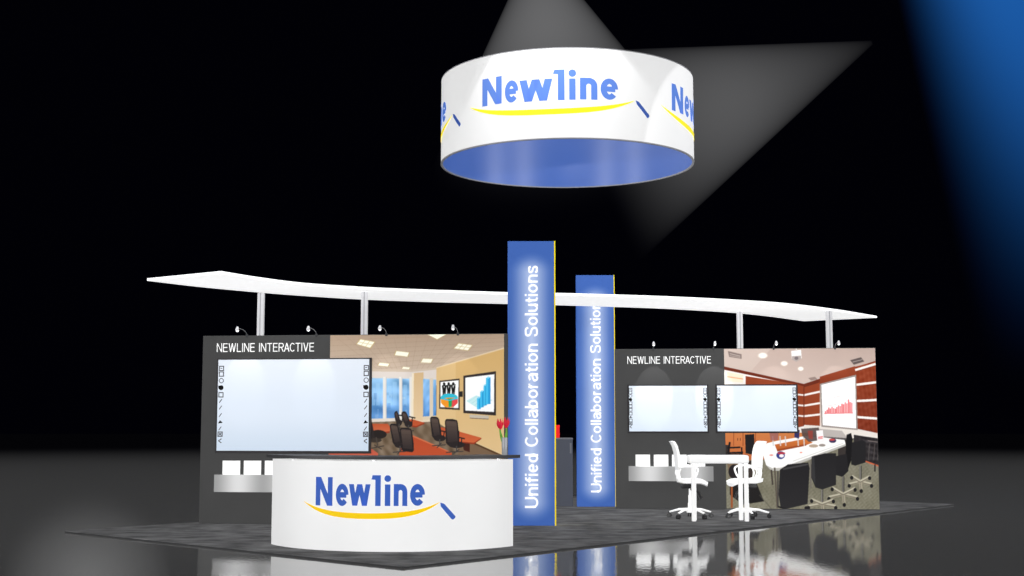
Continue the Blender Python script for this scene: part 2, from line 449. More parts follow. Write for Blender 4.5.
def mural_mesh(name, P, X0, X1, Z0, Z1, Wl, nx, nz):
    """grid of coloured vertices on the wall front: the printed picture"""
    xs = np.linspace(X0, X1, nx); zs = np.linspace(Z0, Z1, nz)
    XX, ZZ = np.meshgrid(xs, zs)
    wx = Wl.O.x + Wl.u.x * XX; wy = Wl.O.y + Wl.u.y * XX
    z = ZZ - H; d = wy * CP + z * SP; u = z * CP - wy * SP
    col = np.clip(P.sample(512 + F * wx / d, 288 - F * u / d), 0, 255) / 255
    col = np.where(col <= 0.04045, col / 12.92, ((col + 0.055) / 1.055) ** 2.4)
    co = np.zeros((nx * nz, 3)); co[:, 0] = XX.ravel(); co[:, 1] = -0.004; co[:, 2] = ZZ.ravel()
    i = np.arange(nz - 1)[:, None] * nx + np.arange(nx - 1)[None, :]; i = i.ravel()
    fa = np.stack([i, i + 1, i + nx + 1, i + nx], 1)
    me = bpy.data.meshes.new(name)
    me.vertices.add(len(co)); me.vertices.foreach_set('co', co.ravel())
    me.loops.add(fa.size); me.loops.foreach_set('vertex_index', fa.ravel().astype(np.int32))
    me.polygons.add(len(fa)); me.polygons.foreach_set('loop_start', (np.arange(len(fa)) * 4).astype(np.int32))
    me.update(calc_edges=True); me.validate()
    at_ = me.color_attributes.new('print', 'FLOAT_COLOR', 'POINT')
    at_.data.foreach_set('color', np.concatenate([col.reshape(-1, 3), np.ones((nx * nz, 1))], 1).ravel())
    return me

def print_material():
    m = bpy.data.materials.new('mural_print'); m.use_nodes = True
    n = m.node_tree.nodes; b = n['Principled BSDF']
    a = n.new('ShaderNodeVertexColor'); a.layer_name = 'print'
    m.node_tree.links.new(a.outputs['Color'], b.inputs['Base Color'])
    b.inputs['Roughness'].default_value = 0.7; b.inputs['Specular IOR Level'].default_value = 0.1
    return m
M['print'] = print_material()

# ================================================================== SETTING
def floor_material():
    m = bpy.data.materials.new('polished_dark_floor'); m.use_nodes = True
    n = m.node_tree.nodes; l = m.node_tree.links; n.remove(n['Principled BSDF'])
    out = n['Material Output']
    tc = n.new('ShaderNodeTexCoord')
    nz = n.new('ShaderNodeTexNoise'); nz.inputs['Scale'].default_value = 1; nz.inputs['Detail'].default_value = 2
    mp = n.new('ShaderNodeMapping'); mp.inputs['Scale'].default_value = (38, 13, 1); l.new(tc.outputs['Object'], mp.inputs[0]); l.new(mp.outputs[0], nz.inputs['Vector'])
    bp = n.new('ShaderNodeBump'); bp.inputs['Strength'].default_value = 0.10; bp.inputs['Distance'].default_value = 0.006
    l.new(nz.outputs['Fac'], bp.inputs['Height'])
    df = n.new('ShaderNodeBsdfDiffuse'); df.inputs['Color'].default_value = rgb(66, 66, 66)
    gl = n.new('ShaderNodeBsdfGlossy'); gl.inputs['Roughness'].default_value = 0.01; gl.inputs['Color'].default_value = (0.55, 0.55, 0.55, 1)
    l.new(bp.outputs[0], gl.inputs['Normal'])
    ad = n.new('ShaderNodeAddShader'); l.new(df.outputs[0], ad.inputs[0]); l.new(gl.outputs[0], ad.inputs[1])
    l.new(ad.outputs[0], out.inputs['Surface'])
    return m
FZ = -0.02
bm = bmesh.new(); bm.faces.new([bm.verts.new(p) for p in ((-90, -10, FZ), (90, -10, FZ), (90, 150, FZ), (-90, 150, FZ))])
tag(link('floor', bm, floor_material()), kind='structure')

# carpeted platform (a 5.9 x 12.2 m rectangle, turned)
A = Vector((-5.410, 16.046)); B = Vector((-0.995, 12.131)); D_ = A - B
Nn = Vector((-D_.y, D_.x)).normalized()
if Nn.x < 0: Nn = -Nn
C_ = B + Nn * D_.length * 2.068; E_ = A + Nn * D_.length * 2.068
def carpet_material():
    m = bpy.data.materials.new('streaky_grey_carpet'); m.use_nodes = True
    n = m.node_tree.nodes; l = m.node_tree.links; b = n['Principled BSDF']
    tc = n.new('ShaderNodeTexCoord'); mp = n.new('ShaderNodeMapping'); mp.inputs['Scale'].default_value = (1.6, 2.4, 1)
    l.new(tc.outputs['Object'], mp.inputs[0])
    nz = n.new('ShaderNodeTexNoise'); nz.inputs['Scale'].default_value = 1.6; nz.inputs['Detail'].default_value = 5; nz.inputs['Roughness'].default_value = 0.6
    l.new(mp.outputs[0], nz.inputs[0])
    nf = n.new('ShaderNodeTexNoise'); nf.inputs['Scale'].default_value = 60; l.new(tc.outputs['Object'], nf.inputs[0])
    mx = n.new('ShaderNodeMath'); mx.operation = 'MULTIPLY_ADD'; l.new(nf.outputs[0], mx.inputs[0]); mx.inputs[1].default_value = 0.15; l.new(nz.outputs[0], mx.inputs[2])
    rp = n.new('ShaderNodeValToRGB'); cr = rp.color_ramp
    cr.elements[0].position = 0.42; cr.elements[0].color = rgb(70, 70, 71)
    cr.elements[1].position = 0.74; cr.elements[1].color = rgb(112, 112, 113)
    l.new(mx.outputs[0], rp.inputs[0]); l.new(rp.outputs[0], b.inputs['Base Color'])
    b.inputs['Roughness'].default_value = 0.95; b.inputs['Specular IOR Level'].default_value = 0.02
    return m
plat = thing('carpet_platform', 'low rectangular stand platform covered in streaky grey carpet', 'platform')
link('platform_base', prism_bm([tuple(p) for p in (B, C_, E_, A)], FZ, -0.006), M['platform_edge'], plat)
link('carpet', prism_bm([tuple(p) for p in (B, C_, E_, A)], -0.006, 0.0), carpet_material(), plat)

# ================================================================== WALLS WITH MURALS
class Wall:
    """a straight display wall seen from the aisle: origin at its left end, u along it"""
    def __init__(s, pa, ya, pb, yb, hgt):
        a = at(pa, 430, ya); b = at(pb, 430, yb)
        s.O = Vector((a.x, a.y, 0)); d = Vector((b.x - a.x, b.y - a.y, 0)); s.len = d.length; s.u = d.normalized()
        s.n = Vector((s.u.y, -s.u.x, 0)); s.rz = math.atan2(s.u.y, s.u.x); s.h = hgt
    def hit(s, px, py, off=0.0):
        d = ray(px, py); o = Vector((0, 0, H)); t = (s.O + s.n * off - o).dot(s.n) / d.dot(s.n); p = o + d * t
        return (p - s.O).dot(s.u), p.z
    def loc(s, a, off=0.0, z=0.0): p = s.O + s.u * a + s.n * off; return Vector((p.x, p.y, z))
WL = Wall(200.9, 17.193, 507.2, 16.72, 2.437)
WR = Wall(615.2, 20.14, 877.6, 19.78, 2.427)

def paint_left():
    P = Paint(327, 506, 332, 526, 5)
    k = 3.97; P.T = lambda p: (350 + p[0] / k, 320 + p[1] / k); P.sc = 1 / k
    R = lambda x0, x1, y0, y1: [(x0, y0), (x1, y0), (x1, y1), (x0, y1)]
    # ceiling
    P.poly(R(-100, 640, 40, 260), (170, 146, 124), c2=(212, 194, 176))
    for i in range(9):
        P.line(-100, 60 + i * 22, 640, 40 + i * 15 , 1.1, (150, 126, 106), 0.5)
    for i in range(14):
        x = -80 + i * 50; P.line(x, 50, 230 + (x - 230) * 0.35, 205, 1.1, (150, 126, 106), 0.45)
    # soffit above the windows
    P.poly([(-100, 205), (80, 205), (250, 206), (345, 196), (345, 245), (250, 236), (-100, 228)], (222, 212, 204))
    P.poly([(-100, 190), (250, 198), (345, 190), (345, 197), (250, 207), (-100, 202)], (206, 188, 168))
    # view through the windows
    P.poly([(-100, 228), (245, 234), (245, 395), (-100, 410)], (156, 204, 242), c2=(88, 146, 212))
    P.blotch([(-100, 228), (245, 234), (245, 395), (-100, 410)], 26, 24, 3)
    for x0, x1, y0 in ((88, 100, 270), (104, 118, 252), (150, 166, 262), (170, 186, 246), (212, 226, 258)):
        P.poly(R(x0, x1, y0, 340), (170, 212, 244), 0.45)
    rr_ = random.Random(9)
    for i in range(46):
        x = rr_.uniform(-60, 238); y = rr_.uniform(285, 385); c = rr_.choice([(216, 232, 246), (96, 142, 196), (176, 206, 236), (70, 116, 176)])
        P.poly(R(x, x + rr_.uniform(5, 14), y, y + rr_.uniform(6, 30)), c, 0.3)
    P.poly(R(-100, 240, 360, 400), (84, 130, 186), 0.35)
    for x0, x1 in ((-60, -46), (10, 22), (131, 145), (195, 208), (236, 250)):
        P.poly(R(x0, x1, 226, 404), (232, 228, 222))
        P.poly(R(x1 - 3, x1, 226, 404), (196, 190, 184), 0.7)
    P.poly([(-100, 398), (246, 388), (246, 404), (-100, 420)], (226, 216, 204))
    # floor
    P.poly([(-100, 412), (250, 400), (345, 392), (640, 540), (640, 900), (-100, 900)], (122, 104, 84), c2=(96, 78, 62))
    P.blotch([(-100, 412), (250, 400), (345, 392), (640, 540), (640, 900), (-100, 900)], 14, 14, 5)
    P.poly([(225, 392), (345, 388), (345, 402), (240, 410)], (228, 212, 186))
    # corner column and second window
    P.poly([(246, 212), (292, 208), (290, 400), (243, 396)], (212, 180, 136), c2=(228, 200, 160))
    P.poly([(246, 212), (254, 212), (252, 397), (243, 396)], (240, 226, 200))
    P.poly([(291, 234), (342, 238), (342, 384), (291, 388)], (146, 196, 240), c2=(84, 142, 208))
    P.blotch([(291, 234), (342, 238), (342, 384), (291, 388)], 18, 14, 8)
    P.poly(R(316, 330, 232, 388), (218, 204, 184)); P.poly([(289, 384), (345, 380), (345, 394), (289, 398)], (224, 206, 178))
    # big cream wall
    P.poly([(343, 190), (640, 105), (640, 560), (430, 462), (343, 404)], (206, 168, 108), c2=(224, 192, 142))
    P.poly([(343, 190), (420, 168), (420, 455), (343, 404)], (226, 196, 146), 0.45)
    P.poly([(343, 188), (640, 101), (640, 107), (343, 193)], (232, 212, 178), 0.7)
    P.line(430, 462, 640, 556, 7, (86, 60, 38)); P.line(430, 457, 640, 550, 2, (236, 214, 176), .6)
    P.poly([(430, 466), (640, 560), (640, 900), (430, 900)], (120, 96, 74))
    # ceiling lights
    for q in ([(42, 78), (97, 88), (80, 111), (28, 96)], [(300, 54), (388, 54), (346, 77)], [(432, 94), (484, 101), (468, 121), (414, 113)],
              [(185, 124), (234, 130), (228, 146), (178, 140)], [(290, 154), (328, 156), (322, 171), (282, 169)],
              [(118, 170), (156, 174), (150, 185), (112, 181)], [(212, 186), (238, 189), (234, 197), (206, 194)]):
        cx = sum(p[0] for p in q) / len(q); cy = sum(p[1] for p in q) / len(q)
        P.poly([(cx + (x - cx) * 1.12, cy + (y - cy) * 1.18) for x, y in q], (196, 172, 120))
        P.poly(q, (255, 252, 232))
    for t in (0.33, 0.66):
        P.line(42 + 55 * t, 78 + 10 * t, 28 + 52 * t, 96 + 15 * t, 2, (214, 196, 150)); P.line(432 + 52 * t, 94 + 7 * t, 414 + 54 * t, 113 + 8 * t, 2, (214, 196, 150))
    P.line(35, 88, 88, 99, 2, (214, 196, 150)); P.line(424, 103, 476, 111, 2, (214, 196, 150))
    # tables
    red, red2 = (190, 84, 48), (150, 58, 34)
    P.poly([(70, 412), (150, 413), (162, 428), (158, 442), (70, 452)], red, c2=(204, 110, 76))
    P.poly([(70, 452), (158, 442), (158, 449), (70, 460)], red2)
    P.poly([(228, 396), (246, 394), (296, 408), (262, 422), (226, 414)], red); P.poly([(226, 414), (262, 422), (296, 408), (296, 413), (262, 428), (226, 420)], red2)
    P.poly([(345, 424), (385, 430), (522, 468), (492, 488), (430, 482), (345, 450)], red, c2=(206, 100, 60))
    P.poly([(430, 482), (492, 488), (522, 468), (522, 473), (492, 494), (430, 488)], red2)
    P.poly([(446, 488), (476, 491), (476, 526), (452, 518)], (70, 34, 26))
    P.poly([(196, 462), (250, 458), (404, 526), (404, 900), (196, 900)], (184, 76, 44), c2=(206, 98, 62))
    P.poly([(70, 500), (112, 530), (112, 900), (-100, 900), (-100, 490)], (196, 92, 70))
    P.poly([(250, 458), (404, 526), (404, 530), (248, 464)], (220, 130, 90), .6)
    # chairs: mesh back with dark rim, seat and arm
    def chair(x0, x1, y0, y1, lean, seat=1):
        w_ = x1 - x0
        P.poly([(x0, y0 + 12), (x0 + 1, y0 + 5), (x0 + 6, y0), (x0 + w_ * .6, y0), (x1 - 6, y0 + 4), (x1 - 2, y0 + 12), (x1 + lean * .8, y0 + (y1 - y0) * .6), (x1 + lean, y1 - 6), (x1 + lean - 6, y1 + 2), (x0 + lean + 7, y1 - 3), (x0 + lean, y1 - 12)], (36, 31, 32))
        P.poly([(x0 + 4, y0 + 10), (x0 + 8, y0 + 6), (x1 - 9, y0 + 9), (x1 - 6, y0 + 14), (x1 + lean - 5, y1 - 10), (x0 + lean + 7, y1 - 14)], (106, 88, 78), 0.8, c2=(52, 44, 44))
        for i in range(5):
            yy = y0 + 10 + (y1 - y0 - 26) * i / 4; P.line(x0 + 4, yy, x1 - 5 + lean * .5, yy + 2, 1.4, (66, 52, 48), 0.7)
        if seat:
            P.ell(x0 + w_ * .8 + lean, y1 - 4, w_ * .62, 13, (42, 36, 36)); P.line(x0 + w_ * .8 + lean, y1, x0 + w_ * .8 + lean, y1 + 24, 5, (70, 66, 64))
            P.line(x0 + lean, y1 + 26, x1 + lean + 16, y1 + 22, 4, (60, 56, 54)); P.line(x0 + w_ * .5 + lean, y1 + 34, x0 + w_ + lean, y1 + 14, 4, (60, 56, 54))
            P.line(x1 + lean - 4, y1 - 34, x1 + lean + 22, y1 - 28, 5, (34, 30, 30)); P.line(x1 + lean + 10, y1 - 30, x1 + lean + 8, y1 - 6, 4, (34, 30, 30))
    chair(176, 195, 362, 412, 4); chair(204, 230, 364, 418, 8)
    chair(318, 356, 384, 474, 8); chair(377, 430, 394, 500, 4)
    chair(158, 194, 412, 500, 12); chair(198, 248, 428, 524, 6, 0)
    P.ell(112, 455, 34, 18, (40, 34, 32)); P.poly([(72, 392), (86, 398), (100, 470), (78, 486)], (44, 38, 38)); P.ell(100, 478, 26, 9, (58, 50, 44))
    P.line(104, 466, 110, 500, 5, (74, 66, 60)); P.line(84, 510, 136, 500, 4, (66, 58, 52)); P.line(96, 496, 126, 514, 4, (66, 58, 52))
    P.line(432, 440, 432, 500, 5, (36, 30, 30))
    # flat screens
    P.poly([(355, 242), (435, 233), (436, 358), (354, 353)], (64, 54, 48)); P.poly([(360, 247), (431, 240), (430, 350), (359, 346)], (250, 250, 250))
    for cx, s_ in ((374, 1.0), (392, 1.06), (410, 1.0)):
        P.ell(cx, 254, 5, 6, (16, 16, 16)); P.poly([(cx - 9, 262), (cx + 9, 262), (cx + 7, 282), (cx + 5, 301), (cx + 1, 301), (cx, 284), (cx - 2, 301), (cx - 6, 301), (cx - 6, 282)], (16, 16, 16))
        P.poly([(cx - 2, 262), (cx + 2, 262), (cx, 274)], (240, 240, 240))
    P.line(366, 262, 419, 258, 4, (16, 16, 16))
    P.ell(394, 306, 32, 13, (46, 186, 214)); P.poly([(361, 310), (428, 308), (428, 330), (410, 347), (378, 347), (361, 330)], (240, 150, 40))
    P.poly([(390, 312), (410, 312), (408, 345), (392, 346)], (34, 160, 92)); P.poly([(406, 312), (428, 310), (427, 330), (412, 345), (404, 345)], (226, 72, 76))
    P.poly([(360, 305), (394, 318), (428, 305), (428, 314), (394, 322), (360, 314)], (54, 190, 216))
    P.poly([(360, 334), (375, 347), (359, 347)], (250, 250, 250)); P.poly([(430, 334), (414, 350), (430, 350)], (250, 250, 250))
    P.poly([(434, 285), (448, 283), (448, 306), (434, 306)], (40, 38, 38))
    P.poly([(450, 222), (580, 204), (580, 380), (450, 370)], (50, 44, 44)); P.poly([(458, 230), (573, 216), (572, 366), (458, 360)], (250, 251, 252))
    P.poly([(462, 322), (500, 300), (566, 318), (512, 354)], (188, 230, 232), .8)
    for i in range(4): P.line(470 + i * 12, 326 + i * 7, 506 + i * 12, 302 + i * 5, 1.2, (140, 205, 215), .8)
    for x0, x1, y0, y1 in ((504, 519, 308, 354), (517, 531, 282, 347), (530, 543, 258, 340), (540, 558, 228, 334)):
        P.poly([(x0, y0 + 4), (x1, y0), (x1, y1), (x0, y1)], (40, 156, 216)); P.poly([(x0, y0 + 4), ((x0 + x1) / 2, y0 + 7), ((x0 + x1) / 2, y1 + 2), (x0, y1)], (70, 190, 236))
        P.poly([(x0, y0 + 3), ((x0 + x1) / 2, y0 - 3), (x1, y0), ((x0 + x1) / 2, y0 + 6)], (130, 216, 244))
    P.poly([(474, 376), (552, 381), (550, 393), (476, 388)], (196, 186, 170)); P.line(476, 390, 550, 394, 3, (120, 104, 84))
    P.blur(2)
    return P

def paint_right():
    P = Paint(720, 885, 344, 520, 5)
    k = 3.033; P.T = lambda p: (710 + p[0] / k, 330 + p[1] / k); P.sc = 1 / k
    R = lambda x0, x1, y0, y1: [(x0, y0), (x1, y0), (x1, y1), (x0, y1)]
    br, brd, wh = (142, 62, 34), (104, 40, 24), (238, 230, 224)
    P.poly(R(20, 540, 40, 320), (186, 164, 154), c2=(226, 208, 198), vert=True)
    P.poly([(20, 40), (200, 40), (120, 130), (20, 110)], (206, 190, 180), .6)
    # walls
    P.poly([(20, 112), (285, 172), (285, 330), (20, 330)], wh)
    P.poly([(20, 106), (285, 164), (285, 172), (20, 116)], brd)
    P.poly([(108, 140), (266, 165), (266, 300), (108, 300)], br)
    P.poly([(50, 128), (100, 136), (100, 160), (50, 156)], (250, 226, 200)); P.line(52, 142, 100, 149, 3, (224, 160, 120))
    P.poly([(266, 166), (285, 172), (333, 156), (333, 292), (285, 292), (266, 296)], br)
    for y0 in (196, 228, 260): P.line(266, y0, 285, y0 + 2, 5, wh); P.line(285, y0 + 2, 333, y0 - 6 + (y0 - 228) * .08, 6, wh)
    P.line(285, 172, 285, 292, 3, brd)
    P.poly([(285, 164), (333, 148), (540, 82), (540, 92), (333, 160), (285, 174)], brd)
    P.poly([(333, 142), (440, 110), (440, 140), (333, 168)], (150, 66, 38), c2=(124, 50, 28))
    P.poly([(440, 112), (540, 86), (540, 330), (440, 312)], (146, 62, 34), c2=(120, 46, 26))
    P.blotch([(440, 112), (540, 86), (540, 330), (440, 312)], 7, 9, 2)
    for a, b in ((122, 98), (167, 157), (216, 212), (264, 270)): P.line(440, a, 520, b, 7, (244, 236, 230)); P.line(440, a + 5, 520, b + 5, 2, brd, .6)
    P.poly([(440, 306), (540, 318), (540, 334), (440, 320)], (236, 230, 222))
    P.poly([(285, 288), (345, 292), (446, 300), (520, 316), (520, 334), (446, 330), (285, 320)], (226, 218, 210))
    # projection screen with red chart
    P.poly([(333, 164), (443, 136), (448, 304), (338, 294)], (150, 140, 134)); P.poly([(338, 167), (440, 142), (443, 299), (342, 289)], (254, 252, 252))
    hs = [6, 10, 16, 13, 18, 14, 12, 17, 22, 19, 26, 24, 30, 26, 38, 30, 28]
    for i, h_ in enumerate(hs): P.poly(R(348 + i * 5, 352 + i * 5, 252 - h_ - i * .2, 253), (226, 108, 112), .95)
    P.line(346, 254, 434, 252, 2.5, (226, 120, 124)); P.line(375, 205, 400, 200, 2, (236, 206, 206)); P.line(350, 232, 384, 226, 1.5, (236, 190, 190))
    # ceiling details
    for cx, cy, rx, ry in ((160, 78, 13, 8), (225, 102, 10, 7), (275, 118, 8, 6)): P.ell(cx, cy, rx, ry, (255, 250, 240), 1, .3)
    P.poly([(54, 64), (96, 74), (96, 88), (58, 82)], (132, 116, 110)); P.line(60, 72, 92, 80, 2, (190, 176, 168)); P.line(60, 78, 92, 84, 1.5, (190, 176, 168))
    P.poly([(425, 92), (458, 83), (468, 96), (436, 106)], (96, 84, 82)); P.line(432, 98, 462, 90, 2, (170, 156, 150))
    P.poly([(298, 146), (318, 142), (326, 150), (306, 154)], (150, 130, 122))
    P.poly([(246, 64), (276, 60), (278, 86), (262, 96), (248, 88)], (240, 238, 236)); P.poly([(248, 80), (276, 78), (276, 88), (262, 97), (249, 90)], (176, 164, 160)); P.ell(262, 86, 6, 5, (120, 110, 112))
    P.line(262, 50, 262, 64, 4, (220, 214, 210))
    # room beyond the table
    P.poly([(20, 312), (300, 312), (300, 400), (20, 400)], (206, 124, 70), c2=(180, 96, 54))
    for x in (72, 100, 138): P.line(x, 312, x, 352, 2, (140, 64, 34))
    for x in (84, 92): P.line(x, 328, x, 336, 2, (70, 40, 30))
    P.poly([(20, 345), (60, 350), (60, 420), (20, 430)], (52, 44, 42))
    # floor
    P.poly([(20, 400), (180, 392), (440, 330), (540, 372), (540, 700), (20, 700)], (118, 114, 98), c2=(130, 127, 108))
    P.blotch([(20, 400), (180, 392), (440, 330), (540, 372), (540, 700), (20, 700)], 6, 5, 6)
    P.blotch([(20, 400), (180, 392), (440, 330), (540, 372), (540, 700), (20, 700)], 6, 24, 7)
    # far furniture at left
    P.poly([(106, 318), (134, 316), (136, 380), (108, 374)], (30, 28, 30))
    P.line(52, 358, 92, 356, 5, (24, 22, 24)); P.line(50, 374, 100, 372, 6, (24, 22, 24)); P.line(60, 340, 52, 400, 6, (24, 22, 24)); P.line(96, 356, 98, 402, 4, (24, 22, 24))
    P.poly([(50, 378), (98, 376), (96, 396), (54, 402)], (34, 32, 32)); P.poly([(52, 404), (92, 404), (84, 440), (58, 446)], (120, 100, 80))
    P.ell(74, 430, 18, 22, (36, 32, 34)); P.poly([(60, 470), (140, 462), (164, 520), (100, 530), (60, 500)], (32, 30, 30))
    P.line(66, 458, 66, 540, 6, (150, 80, 44)); P.poly([(98, 400), (130, 396), (128, 460), (102, 466)], (60, 52, 48))
    # dark desk at right
    P.poly([(436, 318), (516, 330), (520, 414), (470, 396), (436, 388)], (44, 40, 42)); P.blotch([(436, 318), (516, 330), (520, 414), (470, 396)], 12, 7, 11)
    P.line(470, 398, 520, 416, 4, (196, 96, 62)); P.line(478, 336, 520, 342, 3, (110, 100, 98)); P.line(500, 408, 500, 430, 4, (30, 28, 30))
    for x in (484, 500, 512): P.line(x, 345, x - 4, 395, 3, (84, 78, 76), .8)
    # horseshoe table
    P.poly([(388, 342), (420, 330), (420, 392), (388, 392)], (54, 48, 46)); P.poly([(300, 322), (330, 300), (400, 306), (420, 332), (300, 345)], (150, 142, 140), .6)
    P.poly([(158, 372), (160, 356), (172, 344), (200, 337), (290, 322), (345, 326), (408, 334), (411, 346), (330, 376), (244, 408), (214, 418), (190, 420), (170, 410)], (246, 244, 242))
    P.poly([(170, 410), (190, 420), (214, 418), (244, 408), (411, 346), (411, 352), (244, 416), (210, 427), (186, 427)], (186, 184, 178))
    P.poly([(196, 348), (290, 330), (312, 342), (290, 350), (204, 368)], (206, 116, 56), c2=(176, 88, 40)); P.poly([(204, 362), (292, 346), (292, 351), (204, 369)], (150, 70, 32))
    for x in (190, 212, 228, 266, 284): P.line(x, 322, x + 2, 352, 4, (206, 206, 208), .85)
    P.poly([(180, 312), (208, 312), (206, 334), (184, 336)], (150, 96, 96), .8); P.poly([(256, 300), (272, 304), (270, 330), (256, 326)], (52, 50, 96))
    P.poly([(276, 300), (330, 296), (334, 334), (300, 340), (280, 322)], (80, 66, 64), .9); P.poly([(296, 306), (312, 306), (312, 332), (300, 330)], (150, 60, 50), .8)
    P.poly([(322, 306), (342, 304), (346, 340), (326, 344)], (244, 238, 238)); P.line(328, 326, 342, 324, 3, (220, 90, 90)); P.line(328, 330, 342, 329, 2, (220, 90, 90))
    P.ell(314, 352, 14, 5, (180, 160, 140)); P.ell(340, 350, 10, 4, (150, 140, 132)); P.ell(372, 336, 11, 7, (62, 50, 86)); P.ell(370, 333, 9, 3, (196, 70, 66))
    P.ell(214, 380, 13, 12, (50, 62, 130)); P.ell(216, 374, 12, 4, (170, 50, 70)); P.ell(217, 382, 7, 5, (240, 236, 240)); P.ell(186, 380, 6, 2.5, (226, 150, 140)); P.ell(276, 372, 4, 2, (236, 150, 130))
    P.line(252, 398, 404, 344, 2, (210, 210, 206)); P.line(196, 418, 204, 540, 5, (90, 82, 72)); P.line(186, 424, 190, 470, 5, (70, 62, 56))
    # chairs
    dk, dk2 = (32, 31, 33), (52, 51, 53)
    P.poly([(414, 318), (428, 313), (432, 330), (428, 396), (416, 430), (410, 400)], (20, 19, 21)); P.poly([(430, 342), (462, 334), (472, 340), (472, 402), (440, 412), (428, 408)], dk)
    P.poly([(376, 384), (414, 376), (420, 428), (402, 446), (380, 440)], dk)
    def star(cx, cy, rx, ry, top):
        P.line(cx, top, cx, cy, 7, (62, 60, 58)); P.line(cx - 1, top, cx - 1, cy, 2, (150, 146, 138))
        for a in (0.35, 1.5, 2.8, 3.9, 5.6):
            x, y = cx + rx * math.cos(a), cy + ry * math.sin(a)
            P.line(cx, cy, x, y, 10, (150, 142, 122)); P.line(cx, cy - 2, x, y - 2, 3.5, (190, 184, 164)); P.line(cx, cy + 2, x, y + 3, 2, (110, 104, 92)); P.ell(x, y + 5, 5, 6, (30, 28, 30))
    star(456, 460, 36, 24, 412); star(404, 498, 46, 28, 444); star(340, 528, 44, 20, 482)
    P.poly([(308, 384), (350, 374), (382, 374), (382, 470), (340, 484), (320, 478), (306, 446)], dk, c2=(40, 39, 41)); P.poly([(308, 384), (316, 382), (320, 470), (308, 446)], dk2)
    P.poly([(212, 424), (236, 408), (298, 402), (302, 420), (296, 528), (232, 543), (214, 538), (208, 500)], dk, c2=(42, 41, 43)); P.poly([(220, 420), (296, 405), (298, 410), (222, 425)], (66, 65, 66))
    P.line(206, 428, 206, 536, 4, (70, 66, 64)); P.line(206, 536, 232, 544, 5, (28, 26, 28)); P.ell(292, 540, 6, 5, (30, 28, 30))
    P.line(304, 398, 306, 480, 4, (110, 104, 96)); P.line(150, 500, 200, 560, 4, (90, 86, 76), .5)
    P.blur(2)
    return P

def wall(label, Wl, m0, m1, painter, nx, nz, tbox):
    t = thing('display_wall', label, 'display wall', Wl.loc(0, 0, 0.002), Wl.rz)
    link('wall_panel', box_bm(0, Wl.len, 0, 0.1, 0, Wl.h, 0.004, 1), M['panel'], t)
    link('mural', mural_mesh('mural', painter(), m0, m1, 0.012, Wl.h - 0.006, Wl, nx, nz), M['print'], t)
    tb = text_bm('NEWLINE INTERACTIVE', .10, .13, .92)
    x0, z1 = Wl.hit(*tbox[0]); x1, z0 = Wl.hit(*tbox[1])
    fit(tb, x0, x1, z0, z1); mapped(tb, lambda x, y: (x, -0.004, y))
    link('lettering', tb, M['letter_white'], t)['label'] = 'white capital letters NEWLINE INTERACTIVE'
    return t
wall('charcoal display wall at left behind white counter with office mural', WL, WL.hit(329.5, 400)[0], WL.hit(504, 400)[0], paint_left, 400, 400, ((217, 343.6), (314, 351.6)))
wall('charcoal display wall at right behind white table with red-panelled boardroom mural', WR, WR.hit(724.8, 400)[0], WR.len - 0.004, paint_right, 390, 400, ((627.3, 356.6), (711, 363.6)))

